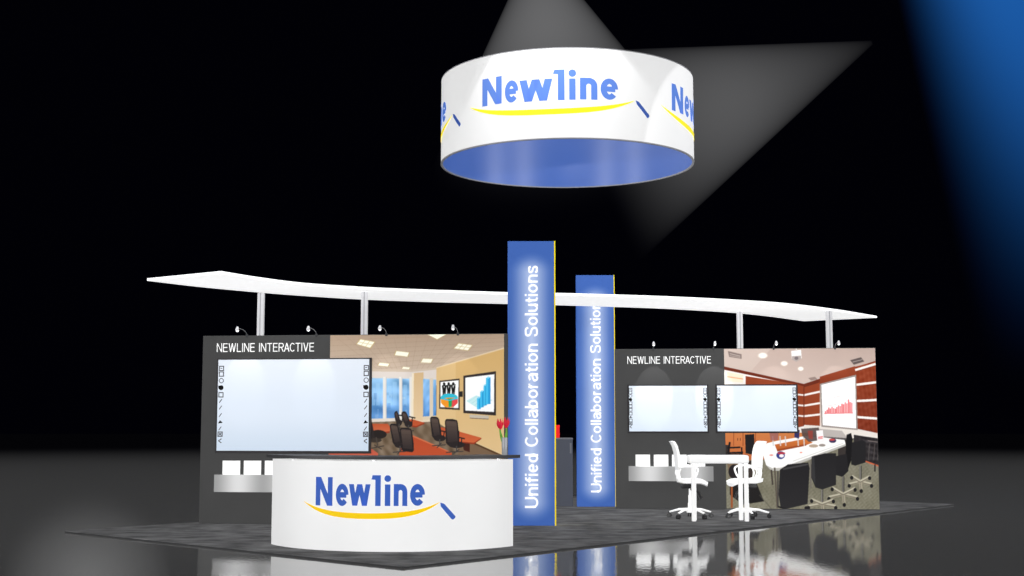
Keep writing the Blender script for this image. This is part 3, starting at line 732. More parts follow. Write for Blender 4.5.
# ================================================================== INTERACTIVE BOARDS
def board(label, x0, y0, x1, y1, Wl, ic_half, rows, group=None, fr=(0.02, 0.026, 0.016, 0.032)):
    a = Wl.hit(x0, y0, .064); b = Wl.hit(x1, y1, .064)
    cx, cz = (a[0] + b[0]) / 2, (a[1] + b[1]) / 2; hw, hh = (b[0] - a[0]) / 2, (a[1] - b[1]) / 2
    t = thing('interactive_whiteboard', label, 'whiteboard', Wl.loc(cx, .064, cz), Wl.rz, group=group)
    d = 0.06
    l_, r_, tp, bt = fr
    bm = bmesh.new()
    add_box(bm, -hw, hw, 0.012, d, -hh, hh, 0.004, 1)
    for q in ((-hw, -hw + l_, -hh, hh), (hw - r_, hw, -hh, hh), (-hw, hw, hh - tp, hh), (-hw, hw, -hh, -hh + bt)):
        add_box(bm, q[0], q[1], -0.004, 0.02, q[2], q[3], 0.002, 1)
    link('frame', bm, M['frame'], t)
    scr = link('screen', box_bm(-hw + l_, hw - r_, 0.002, 0.014, -hh + bt, hh - tp), M['screen'], t)
    for sx in (-1, 1):
        cxi = sx * (hw - ic_half * 1.9) ; g = ic_half
        def quad(x_0, x_1, z_0, z_1, mi=0):
            f = bm.faces.new([bm.verts.new(p) for p in ((x_0, 0, z_0), (x_1, 0, z_0), (x_1, 0, z_1), (x_0, 0, z_1))]); f.material_index = mi
        def ringo(cz_, ro, ri, seg=16, mi=0):
            for i in range(seg):
                a0, a1 = 2 * PI * i / seg, 2 * PI * (i + 1) / seg
                bm.faces.new([bm.verts.new((cxi + r * math.cos(q), 0, cz_ + r * math.sin(q))) for r, q in ((ri, a0), (ro, a0), (ro, a1), (ri, a1))]).material_index = mi
        def stroke(xa, za, xb, zb, w_, mi=0):
            dd = Vector((xb - xa, zb - za)).normalized(); nn = Vector((-dd.y, dd.x)) * w_ / 2
            bm.faces.new([bm.verts.new((p[0], 0, p[1])) for p in ((xa - nn.x, za - nn.y), (xb - nn.x, zb - nn.y), (xb + nn.x, zb + nn.y), (xa + nn.x, za + nn.y))]).material_index = mi
        for kind, fz in rows:
            bm = bmesh.new(); z = hh - fz * 2 * hh; k = g; th = g * 0.34
            if kind in ('sq', 'xsq', 'dsq'):
                quad(cxi - k, cxi + k, z + k - th, z + k); quad(cxi - k, cxi + k, z - k, z - k + th)
                quad(cxi - k, cxi - k + th, z - k + th, z + k - th); quad(cxi + k - th, cxi + k, z - k + th, z + k - th)
                if kind == 'xsq': stroke(cxi - k * .5, z - k * .5, cxi + k * .5, z + k * .5, th); stroke(cxi - k * .5, z + k * .5, cxi + k * .5, z - k * .5, th)
                if kind == 'dsq': quad(cxi - k * .4, cxi + k * .3, z - k * .1, z + k * .2)
            elif kind == 'o': ringo(z, k, k * .72)
            elif kind == 'blob':
                bm.faces.new([bm.verts.new((cxi + k * .95 * math.cos(i * PI / 8), 0, z + k * .95 * math.sin(i * PI / 8))) for i in range(16)]).material_index = 1
                quad(cxi - k * 1.1, cxi, z - k * .3, z + k * .8, 1)
            elif kind == 'pen': stroke(cxi - k * .6, z - k * .7, cxi + k * .4, z + k * .7, th * .9)
            elif kind == 'arrow':
                bm.faces.new([bm.verts.new(p) for p in ((cxi - k * .9, 0, z - k * .45), (cxi + k, 0, z - k * .2), (cxi - k * .2, 0, z + k * .8))]).material_index = 1
            elif kind == 'lt': stroke(cxi + k * .6, z + k * .8, cxi - k * .6, z, th); stroke(cxi - k * .6, z, cxi + k * .6, z - k * .8, th)
            link('icon', bm, None, scr, mats=[M['icon'], M['icon_black']])
    return t
ROWS = [('dsq', .105), ('sq', .165), ('o', .235), ('blob', .31), ('sq', .385), ('pen', .45), ('pen', .52), ('pen', .60), ('arrow', .675), ('pen', .74), ('xsq', .80), ('lt', .87)]
ROWS2 = [(k if k != 'pen' else 'sq', z) for k, z in ROWS]
board('largest whiteboard with black frame and icon columns, on left wall above counter', 217, 358.6, 370.3, 453.6, WL, 0.034, ROWS)
BA = board('black-framed whiteboard on right wall, under the white NEWLINE INTERACTIVE lettering', 627.2, 384.6, 709, 433.1, WR, 0.026, ROWS2, fr=(0.026, 0.022, 0.02, 0.026))
board('black-framed whiteboard on right wall partly covering the red boardroom mural', 715.2, 384.4, 798.6, 433.1, WR, 0.026, ROWS2, fr=(0.026, 0.022, 0.02, 0.026))

# ================================================================== BROCHURE TRAYS AND CARDS
def tray(label, x0, y0, x1, y1, Wl):
    a = Wl.hit(x0, y0, .12); b = Wl.hit(x1, y1, .12); cx = (a[0] + b[0]) / 2; w2 = (b[0] - a[0]) / 2; hgt = a[1] - b[1]
    t = thing('brochure_tray', label, 'tray', Wl.loc(cx, 0.001, b[1]), Wl.rz)
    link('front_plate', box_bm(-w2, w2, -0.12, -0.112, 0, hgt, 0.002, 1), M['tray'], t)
    link('tray_floor', box_bm(-w2, w2, -0.112, 0, 0, 0.008), M['alu'], t)
    for s in (-1, 1): link('end_plate', box_bm(min(s * w2, s * (w2 - 0.008)), max(s * w2, s * (w2 - 0.008)), -0.112, 0, 0.008, hgt * .8), M['alu'], t)
    return b[1], a[1]
zb1, zt1 = tray('wide silver brochure tray on left wall, partly hidden by white counter', 214.2, 474.6, 312, 492.6, WL)
zb2, zt2 = tray('wide silver brochure tray on right wall behind the white chair', 628.6, 466.2, 713.6, 481.4, WR)
card0 = None
def card(x0, x1, ytop, Y, zb, label, group):
    global card0
    a = Y.hit(x0, ytop, .06); b = Y.hit(x1, ytop, .06); ww = (b[0] - a[0]) / 2; hh = a[1] - zb - 0.01
    bm = box_bm(-ww, ww, -0.003, 0.003, 0, hh); o = link('brochure', bm, M['paper'])
    o.location = Y.loc((a[0] + b[0]) / 2, .06, zb + 0.009); o.rotation_euler.z = Y.rz
    tag(o, label, 'brochure', group)
G1, G2 = 'white brochures in the left wall tray', 'white brochures in the right wall tray'
card(222.8, 240.2, 460.6, WL, zb1, 'white brochure at the left end of the left wall tray', G1)
card(244, 261.2, 460.6, WL, zb1, 'white brochure in middle of three visible in left wall tray', G1)
card(265, 282.4, 460.6, WL, zb1, 'white brochure in left wall tray partly hidden by counter edge', G1)
card(635.6, 650, 454.6, WR, zb2, 'white brochure at the left end of the right wall tray', G2)
card(653.8, 668.2, 454.6, WR, zb2, 'second white brochure from left in the right wall tray', G2)
card(672, 686.6, 454.6, WR, zb2, 'white brochure in right wall tray behind left chair backrest', G2)
card(690.4, 705, 454.6, WR, zb2, 'white brochure in right wall tray behind end of white table', G2)

# ================================================================== ARM LIGHTS ON THE WALL TOPS
def spot(name, loc, target, energy, size, blend=0.15, r=0.02, color=(1, 1, 1), shadow=True):
    d = bpy.data.lights.new(name, 'SPOT'); d.energy = energy; d.spot_size = math.radians(size); d.spot_blend = blend
    d.shadow_soft_size = r; d.color = color; d.use_shadow = shadow
    o = bpy.data.objects.new(name, d); COL.objects.link(o); o.location = loc
    o.rotation_euler = (Vector(target) - Vector(loc)).to_track_quat('-Z', 'Y').to_euler()
    return o
def make_arm_light():
    t = thing('arm_light', 'x', 'spotlight', group='small arm spotlights clamped to the display wall tops')
    link('clamp', box_bm(-0.014, 0.014, -0.024, -0.001, -0.02, 0.02, 0.003, 1), M['panel_dark'], t)
    link('arm', tube_bm([(0, -0.014, 0.018), (0, -0.04, 0.04), (0, -0.16, 0.066), (0, -0.30, 0.072), (0, -0.38, 0.07)], 0.003, 8), M['post_groove'], t, smooth=True)
    bm = bmesh.new(); add_lathe(bm, [(0.004, 0.032), (0.012, 0.03), (0.017, 0.012), (0.022, -0.02), (0.021, -0.024)], 16)
    bmesh.ops.rotate(bm, verts=bm.verts, matrix=Matrix.Rotation(math.radians(-28), 3, 'X'), cent=(0, 0, 0))
    bmesh.ops.translate(bm, verts=bm.verts, vec=(0, -0.405, 0.06))
    bmesh.ops.recalc_face_normals(bm, faces=bm.faces)
    hd = link('lamp_head', bm, M['post'], t, smooth=True)
    bm = bmesh.new(); bmesh.ops.create_uvsphere(bm, u_segments=12, v_segments=8, radius=0.02); bmesh.ops.translate(bm, verts=bm.verts, vec=(0, -0.397, 0.042))
    link('bulb', bm, M['lampglow'], hd, smooth=True)
    return t
arm = None
spots = [(247, WL, 1.1, 'arm spotlight above left wall, first from the left'), (316.5, WL, 1.1, 'arm spotlight above left wall, over the lettering end'),
         (386.5, WL, 1.1, 'arm spotlight above left wall, over the mural windows'), (458, WL, 1.1, 'arm spotlight above left wall, over the mural screens'),
         (653.2, WR, 5.0, 'arm spotlight above right wall, beside the rear blue column'), (713.3, WR, 5.0, 'arm spotlight above right wall, over the lettering end'),
         (773.4, WR, 1.2, 'arm spotlight above right wall, over the mural projector'), (834.6, WR, 1.2, 'arm spotlight above right wall, nearest its right end')]
for px, Wl, pw_, lb in spots:
    sx_ = Wl.hit(px, 340)[0]; loc = Wl.loc(sx_, 0, Wl.h)
    if arm is None: arm = make_arm_light(); arm.location = loc; arm.rotation_euler.z = Wl.rz; arm['label'] = lb
    else: dup(arm, loc, Wl.rz, lb)
    L0 = Wl.loc(sx_, .5, Wl.h + 0.03)
    spot('wall_spot', L0, L0 - Wl.n * 0.629 + Vector((0, 0, -0.777)), pw_ * 2.6, 41, 0.06, 0.01, shadow=False)

# ================================================================== CURVED RECEPTION COUNTER
pl = atz(271.2, 544); pm = atz(385, 551.9); pr = atz(513, 546)
def circ(a, b, c):
    ax, ay, bx, by, cx, cy = a.x, a.y, b.x, b.y, c.x, c.y
    d = 2 * (ax * (by - cy) + bx * (cy - ay) + cx * (ay - by))
    ux = ((ax * ax + ay * ay) * (by - cy) + (bx * bx + by * by) * (cy - ay) + (cx * cx + cy * cy) * (ay - by)) / d
    uy = ((ax * ax + ay * ay) * (cx - bx) + (bx * bx + by * by) * (ax - cx) + (cx * cx + cy * cy) * (bx - ax)) / d
    return Vector((ux, uy)), math.hypot(ax - ux, ay - uy)
CC, CR = circ(pl, pm, pr)
def cang(x): return math.asin(max(-1, min(1, (x - CC.x) / CR)))
def arc(r, a0, a1, n=48): return [(CC.x + r * math.sin(a0 + (a1 - a0) * i / n), CC.y - r * math.cos(a0 + (a1 - a0) * i / n)) for i in range(n + 1)]
a0, a1 = cang(pl.x), cang(pr.x)
CH = 0.915
ct = thing('reception_counter', 'curved white reception counter with blue logo and dark top', 'counter')
out = arc(CR, a0, a1); inn = arc(CR - 0.5, a0 * .92, a1 * .92)
link('body', prism_bm(out + inn[::-1], 0, CH), M['white'], ct, smooth='auto')
so = arc(CR + 0.05, a0 - 0.05, a1 + 0.04); si = arc(CR - 0.42, a0 * .96, a1 * .96)
link('countertop', prism_bm(so + si[::-1], CH + 0.014, CH + 0.046), M['slab'], ct, smooth='auto')
for px in (282, 372.5, 500):
    X = at(px, 459, 13.4).x; a = cang(X)
    link('standoff', lathe_bm([(0.018, 0), (0.018, 0.014)], 16, (CC.x + (CR - 0.03) * math.sin(a), CC.y - (CR - 0.03) * math.cos(a), CH)), M['alu'], ct)
def on_counter(px, py, proud=0.003):
    d = ray(px, py); o = Vector((0, 0, H))
    # intersect the ray with the vertical cylinder
    a = d.x ** 2 + d.y ** 2; b = -2 * (d.x * CC.x + d.y * CC.y); c = CC.x ** 2 + CC.y ** 2 - (CR + proud) ** 2
    t = (-b - math.sqrt(b * b - 4 * a * c)) / (2 * a); return o + d * t
# logo laid out flat (x along, y up) and then bent round the panel
def flat_c(px, py): p = on_counter(px, py); return p.x, p.z
def boxc(x0, x1, yt, yb):
    a = flat_c((x0 + x1) / 2, yb); b = flat_c((x0 + x1) / 2, yt); return (flat_c(x0, yb)[0], flat_c(x1, yb)[0], a[1], b[1])
LC = dict(letters=[('N', boxc(315.6, 332.6, 477, 505.6)), ('e', boxc(335.8, 348.4, 483.8, 506)), ('w', boxc(348.8, 370.4, 484.2, 505.8)),
                   ('l', boxc(371.2, 380.6, 475.2, 506)), ('i', boxc(384.2, 390.8, 475.2, 506)), ('n', boxc(393.6, 407.2, 484, 506)), ('e', boxc(410, 424.8, 484, 505.8))],
          swoosh=(flat_c(304.2, 501.4), flat_c(370, 516.2), flat_c(439.6, 502.2)), th=0.054, flat=0.022,
          pen=(flat_c(440.2, 502.6), flat_c(454.2, 518.6)), pw=0.044, bold=0.028)
wd, sw, pn = logo_parts(LC)
def bend_c(x, z): a = cang(x); r = CR + 0.003; return (x if False else CC.x + r * math.sin(a), CC.y - r * math.cos(a), z)
for nm, b, m in (('logo_lettering', wd, 'logo_blue'), ('logo_swoosh', sw, 'logo_yellow'), ('logo_pen', pn, 'logo_blue')):
    slice_x(b, 0.03); link(nm, mapped(b, bend_c), M[m], ct)

# vase with tulips
va = at(504.6, 454, 13.98)
vz = CH + 0.046
vase = link('vase', lathe_bm([(0.026, 0), (0.029, 0.004), (0.031, 0.10), (0.033, 0.185), (0.029, 0.186), (0.027, 0.10), (0.02, 0.02), (0.004, 0.02)], 24), M['vase'], smooth='auto')
vase.location = (va.x, 13.98, vz); tag(vase, 'slim grey vase standing at right end of reception counter', 'vase')
def tulip(label, dx, dy, top, tilt, rz):
    t = thing('tulip', label, 'flower', (va.x, 13.98, vz + 0.03), group='tulips in the counter vase')
    pts = [(dx * .15, dy * .2, 0), (dx * .35, dy * .5, 0.12), (dx * .8, dy * .9, top * .7), (dx, dy, top)]
    link('stem', tube_bm(pts, 0.0045, 8), M['stem'], t, smooth=True)
    bm = bmesh.new()
    n = 6
    for k in range(n):                    # six cupped petals
        a = 2 * PI * k / n; rr = 0.033 if k % 2 else 0.038
        rows = []
        for j in range(6):
            v = j / 5; r = rr * math.sin(min(1, v * 1.5 + .12) * PI / 2) * (1 - 0.25 * v ** 3); z = v * 0.125; half = 0.8 * (math.sin(PI * (v * .8 + .14))) * (1 - .55 * v ** 4)
            rows.append([bm.verts.new((dx + tilt * z + r * math.cos(a + half * u), dy + r * math.sin(a + half * u), top - 0.008 + z - 0.012 * u * u * v)) for u in (-1, -.5, 0, .5, 1)])
        for j in range(5):
            for i in range(4): bm.faces.new((rows[j][i], rows[j][i + 1], rows[j + 1][i + 1], rows[j + 1][i]))
    link('bloom', bm, M['petal'], t, smooth=True)
    bm = bmesh.new(); rows = []
    for j in range(7):
        v = j / 6; wv = 0.014 * math.sin(PI * (v * .9 + .1)) + .001
        cx_, cy_, cz_ = dx * (.2 + .9 * v) + rz * 0.02 * v, dy * v - 0.012 * v, 0.06 + 0.2 * v
        rows.append([bm.verts.new((cx_ - wv, cy_, cz_)), bm.verts.new((cx_, cy_ - 0.004, cz_)), bm.verts.new((cx_ + wv, cy_, cz_))])
    for j in range(6):
        for i in range(2): bm.faces.new((rows[j][i], rows[j][i + 1], rows[j + 1][i + 1], rows[j + 1][i]))
    link('leaf', bm, M['stem'], t, smooth=True)
tulip('red tulip leaning left, in the grey counter vase', -0.045, 0.0, 0.245, -0.1, -0.4)
tulip('red tulip standing upright, in the grey counter vase', 0.016, -0.005, 0.26, 0.05, 0.4)

# ================================================================== BLUE COLUMNS
def column(label, x0, x1, yb, yt, yel, group):
    p = atz(x0, yb); q = atz(x1, yb); Y = p.y; hgt = at(x0, yt, Y).z; cx = (p.x + q.x) / 2; hw = (q.x - p.x) / 2
    t = thing('banner_column', label, 'column', (cx, Y, 0), group=group)
    link('front_panel', box_bm(-hw, hw - yel, 0, 0.02, 0, hgt), column_material(hgt), t)
    link('body', box_bm(-hw, hw - yel, 0.02, 0.16, 0, hgt), M['col_side'], t)
    link('edge_trim', box_bm(hw - yel, hw, -0.003, 0.163, 0, hgt + 0.004), M['edge_yellow'], t)
    tb = text_bm('Unified Collaboration Solutions', .145, .085)
    fit(tb, 0, 1, 0, 1)
    z0, z1 = hgt * 0.0605, hgt * 0.912; xa, xb = -hw + 2 * hw * (524.8 - 507.6) / 48.2, -hw + 2 * hw * (538.2 - 507.6) / 48.2
    mapped(tb, lambda x, y: (xb - y * (xb - xa), -0.003, z0 + x * (z1 - z0)))
    for v in tb.verts: v.co.x = (xa + xb) - v.co.x
    # reading bottom to top: glyph tops face left
    for v in tb.verts: v.co.x = (xa + xb) - v.co.x
    link('lettering', tb, M['letter_white'], t)['label'] = 'white vertical words Unified Collaboration Solutions'
    return t
column('tall blue column with white vertical wording, nearer one beside counter', 507.6, 556.2, 525.6, 241.2, 0.016, 'blue banner columns')
column('tall blue column with white vertical wording, rear one beside right wall', 577.2, 616.2, 506.6, 275.2, 0.012, 'blue banner columns')

# cabinet and red box behind the front column
kp = atz(548, 506.2); kq = atz(573, 506.2); kz = at(573, 438, kp.y).z
k = thing('cabinet', 'slate grey cabinet standing between the two blue columns', 'cabinet', ((kp.x + kq.x) / 2, kp.y, 0))
kw = (kq.x - kp.x) / 2
link('carcass', box_bm(-kw, kw, 0, 0.5, 0.0, kz - 0.02, 0.003, 1), M['kiosk'], k)
link('top', box_bm(-kw - .005, kw + .005, -.008, 0.508, kz - 0.02, kz, 0.003, 1), M['kiosk_top'], k)
link('pale_plate', box_bm(kw - 0.045, kw - 0.018, -0.006, 0, kz - 0.24, kz - 0.08, 0.002, 1), M['kiosk_top'], k)  # small rectangle, paler than the cabinet front
ra = at(551, 425, kp.y + .15); rb = at(559.6, 438, kp.y + .15)
rx = thing('red_box', 'small red box standing on the slate grey cabinet', 'box', ((ra.x + rb.x) / 2, kp.y + .15, kz)); rw = (rb.x - ra.x) / 2
link('carton', box_bm(-rw, rw, -0.0, 0.12, 0, ra.z - kz - 0.03, 0.004, 2), M['red'], rx)
link('lid', box_bm(-rw - .003, rw + .003, -.003, 0.123, ra.z - kz - 0.03, ra.z - kz, 0.004, 2), M['red'], rx)

# ================================================================== WAVY CANOPY ON POSTS
CZ = 3.0
def smooth_curve(pts, n=80):
    """Catmull-Rom through plan points"""
    P = [Vector(p) for p in pts]; P = [2 * P[0] - P[1]] + P + [2 * P[-1] - P[-2]]; out = []
    m = len(P) - 3
    for i in range(n + 1):
        s = i / n * m; j = min(int(s), m - 1); t = s - j; a, b, c, d = P[j:j + 4]
        out.append(0.5 * ((2 * b) + (c - a) * t + (2 * a - 5 * b + 4 * c - d) * t * t + (3 * b - a - 3 * c + d) * t ** 3))
    return out
near = [atz(x, y + 2.2, CZ).xy for x, y in ((221, 271.4), (256, 277), (300, 282.6), (350, 286.2), (400, 288.6), (507, 292.2), (556, 292.9), (620, 294.6), (681, 296.8), (740, 299.8), (786, 303), (835, 308.8), (877, 315.6))]
far = [atz(x, y, CZ).xy for x, y in ((147, 280.8), (200, 287), (260, 292.6), (310, 296.4), (364, 299.6), (430, 302), (507, 304), (556, 305.2), (645, 308), (695, 310.4), (737, 313.2), (770, 316.6), (804, 321.2))]
nn_, ff = smooth_curve(near), smooth_curve(far)
cn = thing('wavy_canopy', 'long white wavy canopy raised on silver posts over both walls', 'canopy')
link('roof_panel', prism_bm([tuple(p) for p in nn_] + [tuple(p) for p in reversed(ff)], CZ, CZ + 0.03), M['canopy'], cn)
for px, py, Wl in ((260.8, 315, WL), (364.4, 315, WL), (739.8, 332, WR), (829.2, 332, WR)):
    pc = Wl.loc(Wl.hit(px, py, -.05)[0], -.05); X, Y, WZ = pc.x, pc.y, Wl.h; h_ = .041
    bm = bmesh.new(); add_box(bm, X - h_, X + h_, Y - .045, Y + .045, WZ, CZ, 0.004, 1)
    p = link('post', bm, M['post'], cn)
    link('groove', box_bm(X - .007, X + .007, Y - .0475, Y - .044, WZ + .001, CZ - .001), M['post_groove'], p)

# ================================================================== HANGING RING SIGN
RD, RR, RZ, RT, RX = 18.54, 1.811, 4.981, 1.205, 0.792
ring = thing('hanging_ring_sign', 'large white ring sign with blue logos hanging above the stand', 'sign', (RX, RD, RZ))
def band(r0, r1, z0, z1, n=128, inner=True, outer=True, caps=True):
    bm = bmesh.new(); v = []
    for i in range(n):
        a = 2 * PI * i / n; c, s = math.cos(a), math.sin(a)
        v.append([bm.verts.new((r * c, r * s, z)) for r, z in ((r1, z0), (r1, z1), (r0, z1), (r0, z0))])
    for i in range(n):
        p, q = v[i], v[(i + 1) % n]
        for j in range(4): bm.faces.new((p[j], q[j], q[(j + 1) % 4], p[(j + 1) % 4]))
    bmesh.ops.recalc_face_normals(bm, faces=bm.faces); return bm
def ring_blue_material():
    m = mat('blue_ring_lining', (62, 93, 162), 0.33, spec=0.5); return m
link('outer_band', band(RR - 0.012, RR, 0.012, RT), M['ring_white'], ring, smooth='auto')
link('inner_lining', band(RR - 0.024, RR - 0.012, 0.012, RT), ring_blue_material(), ring, smooth='auto')
link('bottom_rim', band(RR - 0.026, RR + 0.004, 0, 0.014), M['ring_rim'], ring, smooth='auto')
link('top_rim', band(RR - 0.026, RR + 0.002, RT, RT + 0.012), M['ring_rim'], ring, smooth='auto')
def ring_flat(px, py):                   # photo point on the front of the ring -> arc length, height
    d = ray(px, py); a = d.x ** 2 + d.y ** 2; b = -2 * (d.x * RX + d.y * RD); c = RX ** 2 + RD ** 2 - RR ** 2
    disc = max(0, b * b - 4 * a * c); t = (-b - math.sqrt(disc)) / (2 * a); p = Vector((0, 0, H)) + d * t
    return math.atan2(p.x - RX, RD - p.y) * RR, p.z - RZ
def boxr(x0, x1, yt, yb):
    m_ = (x0 + x1) / 2; return (ring_flat(x0, yb)[0], ring_flat(x1, yb)[0], ring_flat(m_, yb)[1], ring_flat(m_, yt)[1])
LR = dict(letters=[('N', boxr(482.4, 502, 77.6, 105)), ('e', boxr(505, 518.4, 80.4, 102.6)), ('w', boxr(519.5, 552.5, 79.4, 101.2)),
                   ('l', boxr(553, 564.6, 69.6, 100.2)), ('i', boxr(568.6, 576.2, 69.4, 99.8)), ('n', boxr(580, 597.4, 77.8, 99.6)), ('e', boxr(600.6, 618, 78.6, 99.8))],
          swoosh=(ring_flat(470.6, 107.8), ring_flat(552, 111.6), ring_flat(634, 101)), th=0.068, flat=0.02,
          pen=(ring_flat(635.5, 100.4), ring_flat(648.6, 117.4)), pw=0.05, bold=0.028)
for offs in (0.0, math.radians(90), math.radians(-90), math.radians(180)):
    wd, sw, pn = logo_parts(LR)
    def bend_r(x, z, r=RR + 0.004): a = x / RR + offs; return (r * math.sin(a), -r * math.cos(a), z)
    for nm, b, m in (('logo_lettering', wd, 'ring_blue'), ('logo_swoosh', sw, 'ring_yellow'), ('logo_pen', pn, 'ring_navy')):
        slice_x(b, 0.05); link(nm, mapped(b, bend_r), M[m], ring)

# ================================================================== WHITE TABLE
tf0 = atz(694.2, 521.5); tf1 = atz(747.2, 521.5); TY = tf0.y
tx0, tx1 = at(689.2, 459, TY).x, at(748.9, 459, TY).x; tz1 = at(700, 455.3, TY).z; tz0 = at(700, 463.6, TY).z
tb = thing('white_table', 'small white bar table with thick top between two white chairs', 'table', ((tx0 + tx1) / 2, TY, 0))
tw = (tx1 - tx0) / 2
link('tabletop', box_bm(-tw, tw, -0.02, 0.28, tz0, tz1, 0.025, 3), M['chair_white'], tb, smooth='auto')
for X in (tf0.x, tf1.x):
    for y in (0.02, 0.24):
        xx = X - (tx0 + tx1) / 2; xx -= math.copysign(.038, xx) if y > .1 else 0
        link('leg', box_bm(xx - .027, xx + .027, y - .025, y + .025, 0, tz0 + .002, 0.006, 2), M['chair_white'], tb)

# ================================================================== WHITE TASK CHAIRS (face +X)
def make_chair(label):
    t = thing('office_chair', label, 'chair', group='white office chairs at the table')
    # seat: rounded pad with waterfall front
    bm = bmesh.new(); rows = []
    nx, ny = 10, 8
    for i in range(nx + 1):
        u = i / nx; x = -0.18 + 0.41 * u; drop = -0.035 * max(0, (u - .7) / .3) ** 2 + 0.02 * max(0, (.2 - u) / .2)
        w_ = 0.235 * (1 - 0.10 * abs(2 * u - 1) ** 3)
        rows.append([(x, w_ * (2 * j / ny - 1), 0.515 + drop + 0.018 * (abs(2 * j / ny - 1) ** 2.5)) for j in range(ny + 1)])
    top = [[bm.verts.new(p) for p in r] for r in rows]; bot = [[bm.verts.new((p[0] * .97, p[1] * .95, p[2] - 0.05)) for p in r] for r in rows]
    for i in range(nx):
        for j in range(ny):
            bm.faces.new((top[i][j], top[i + 1][j], top[i + 1][j + 1], top[i][j + 1])); bm.faces.new((bot[i][j + 1], bot[i + 1][j + 1], bot[i + 1][j], bot[i][j]))
        bm.faces.new((bot[i][0], bot[i + 1][0], top[i + 1][0], top[i][0])); bm.faces.new((top[i][ny], top[i + 1][ny], bot[i + 1][ny], bot[i][ny]))
    for j in range(ny):
        bm.faces.new((top[0][j], top[0][j + 1], bot[0][j + 1], bot[0][j])); bm.faces.new((bot[nx][j], bot[nx][j + 1], top[nx][j + 1], top[nx][j]))
    link('seat', bm, M['chair_white'], t, smooth='auto')
    # backrest: a shell in profile, curved across, rolled top, slatted foot
    prof = [(-0.130, 0.66), (-0.138, 0.74), (-0.142, 0.82), (-0.152, 0.90), (-0.172, 0.98), (-0.20, 1.035), (-0.215, 1.05)]
    bm = bmesh.new(); fr, bk = [], []
    for q, (x, z) in enumerate(prof):
        wd_ = (0.21, 0.22, 0.225, 0.225, 0.22, 0.205, 0.18)[q]
        fr.append([bm.verts.new((x - 0.04 * (1 - (2 * j / 8 - 1) ** 2), wd_ * (2 * j / 8 - 1), z)) for j in range(9)])
        bk.append([bm.verts.new((x - 0.04 * (1 - (2 * j / 8 - 1) ** 2) - 0.032, wd_ * (2 * j / 8 - 1), z - .006)) for j in range(9)])
    n_ = len(prof) - 1
    for i in range(n_):
        for j in range(8):
            bm.faces.new((fr[i][j], fr[i][j + 1], fr[i + 1][j + 1], fr[i + 1][j])); bm.faces.new((bk[i][j + 1], bk[i][j], bk[i + 1][j], bk[i + 1][j + 1]))
        bm.faces.new((bk[i][0], fr[i][0], fr[i + 1][0], bk[i + 1][0])); bm.faces.new((fr[i][8], bk[i][8], bk[i + 1][8], fr[i + 1][8]))
    for j in range(8):
        bm.faces.new((bk[0][j], bk[0][j + 1], fr[0][j + 1], fr[0][j])); bm.faces.new((fr[n_][j], fr[n_][j + 1], bk[n_][j + 1], bk[n_][j]))
    bmesh.ops.recalc_face_normals(bm, faces=bm.faces)
    back = link('backrest', bm, M['chair_white'], t, smooth='auto')
    for y in (-0.19, -0.115, -0.04, 0.04, 0.115, 0.19):   # open slats down to the seat
        dx = -0.04 * (1 - (y / .2) ** 2)
        link('slat', tube_bm([(-0.145 + dx, y, 0.672), (-0.155 + dx, y * .98, 0.61), (-0.145 + dx * .6, y * .95, 0.545), (-0.12, y * .9, 0.505)], 0.012, 8), M['chair_white'], back, smooth=True)
    for s in (-1, 1):                                       # armrest hoop
        y = s * 0.265
        pts = [(-0.15, s * 0.215, 0.68), (-0.14, y, 0.70), (-0.06, y + s * .01, 0.71), (0.04, y + s * .01, 0.70), (0.085, y, 0.68), (0.09, y, 0.645), (0.06, y, 0.57), (0.01, s * .2, 0.49)]
        link('armrest', tube_bm(smooth3(pts), 0.014, 10), M['chair_white'], t, smooth=True)
    bm = bmesh.new(); add_box(bm, -0.12, 0.10, -0.09, 0.09, 0.405, 0.468, 0.012, 2); add_tube(bm, [(0.02, 0, 0.41), (0.10, -0.05, 0.34), (0.135, -0.06, 0.26)], 0.036, 10)
    add_tube(bm, [(0.02, -0.09, 0.43), (0.03, -0.2, 0.42)], 0.008, 8)
    link('tilt_mechanism', bm, M['black'], t, smooth='auto')
    link('gas_column', lathe_bm([(0.034, 0.10), (0.034, 0.20), (0.028, 0.21), (0.028, 0.31), (0.02, 0.315), (0.02, 0.41)], 20), M['chair_white'], t, smooth='auto')
    base = link('star_base', lathe_bm([(0.05, 0.075), (0.055, 0.09), (0.05, 0.13), (0.04, 0.14)], 20), M['chair_white'], t, smooth='auto')
    for q in range(5):
        a = 2 * PI * q / 5 + 0.30; c, s = math.cos(a), math.sin(a)
        link('base_arm', tube_bm([(0.03 * c, 0.03 * s, 0.118), (0.16 * c, 0.16 * s, 0.115), (0.25 * c, 0.25 * s, 0.09), (0.30 * c, 0.30 * s, 0.078)], 0.02, 10, radii=[.022, .017, .014, .012]), M['chair_white'], base, smooth=True)
        bm = bmesh.new()
        for e in (-0.015, 0.015):
            add_tube(bm, [(0.30 * c - s * (e - .008), 0.30 * s + c * (e - .008), 0.03), (0.30 * c - s * (e + .008), 0.30 * s + c * (e + .008), 0.03)], 0.03, 14)
        add_tube(bm, [(0.30 * c, 0.30 * s, 0.035), (0.30 * c, 0.30 * s, 0.08)], 0.012, 8)
        cs = link('caster', bm, M['black'], t, smooth='auto'); cs['label'] = 'black twin-wheel caster'
    return t
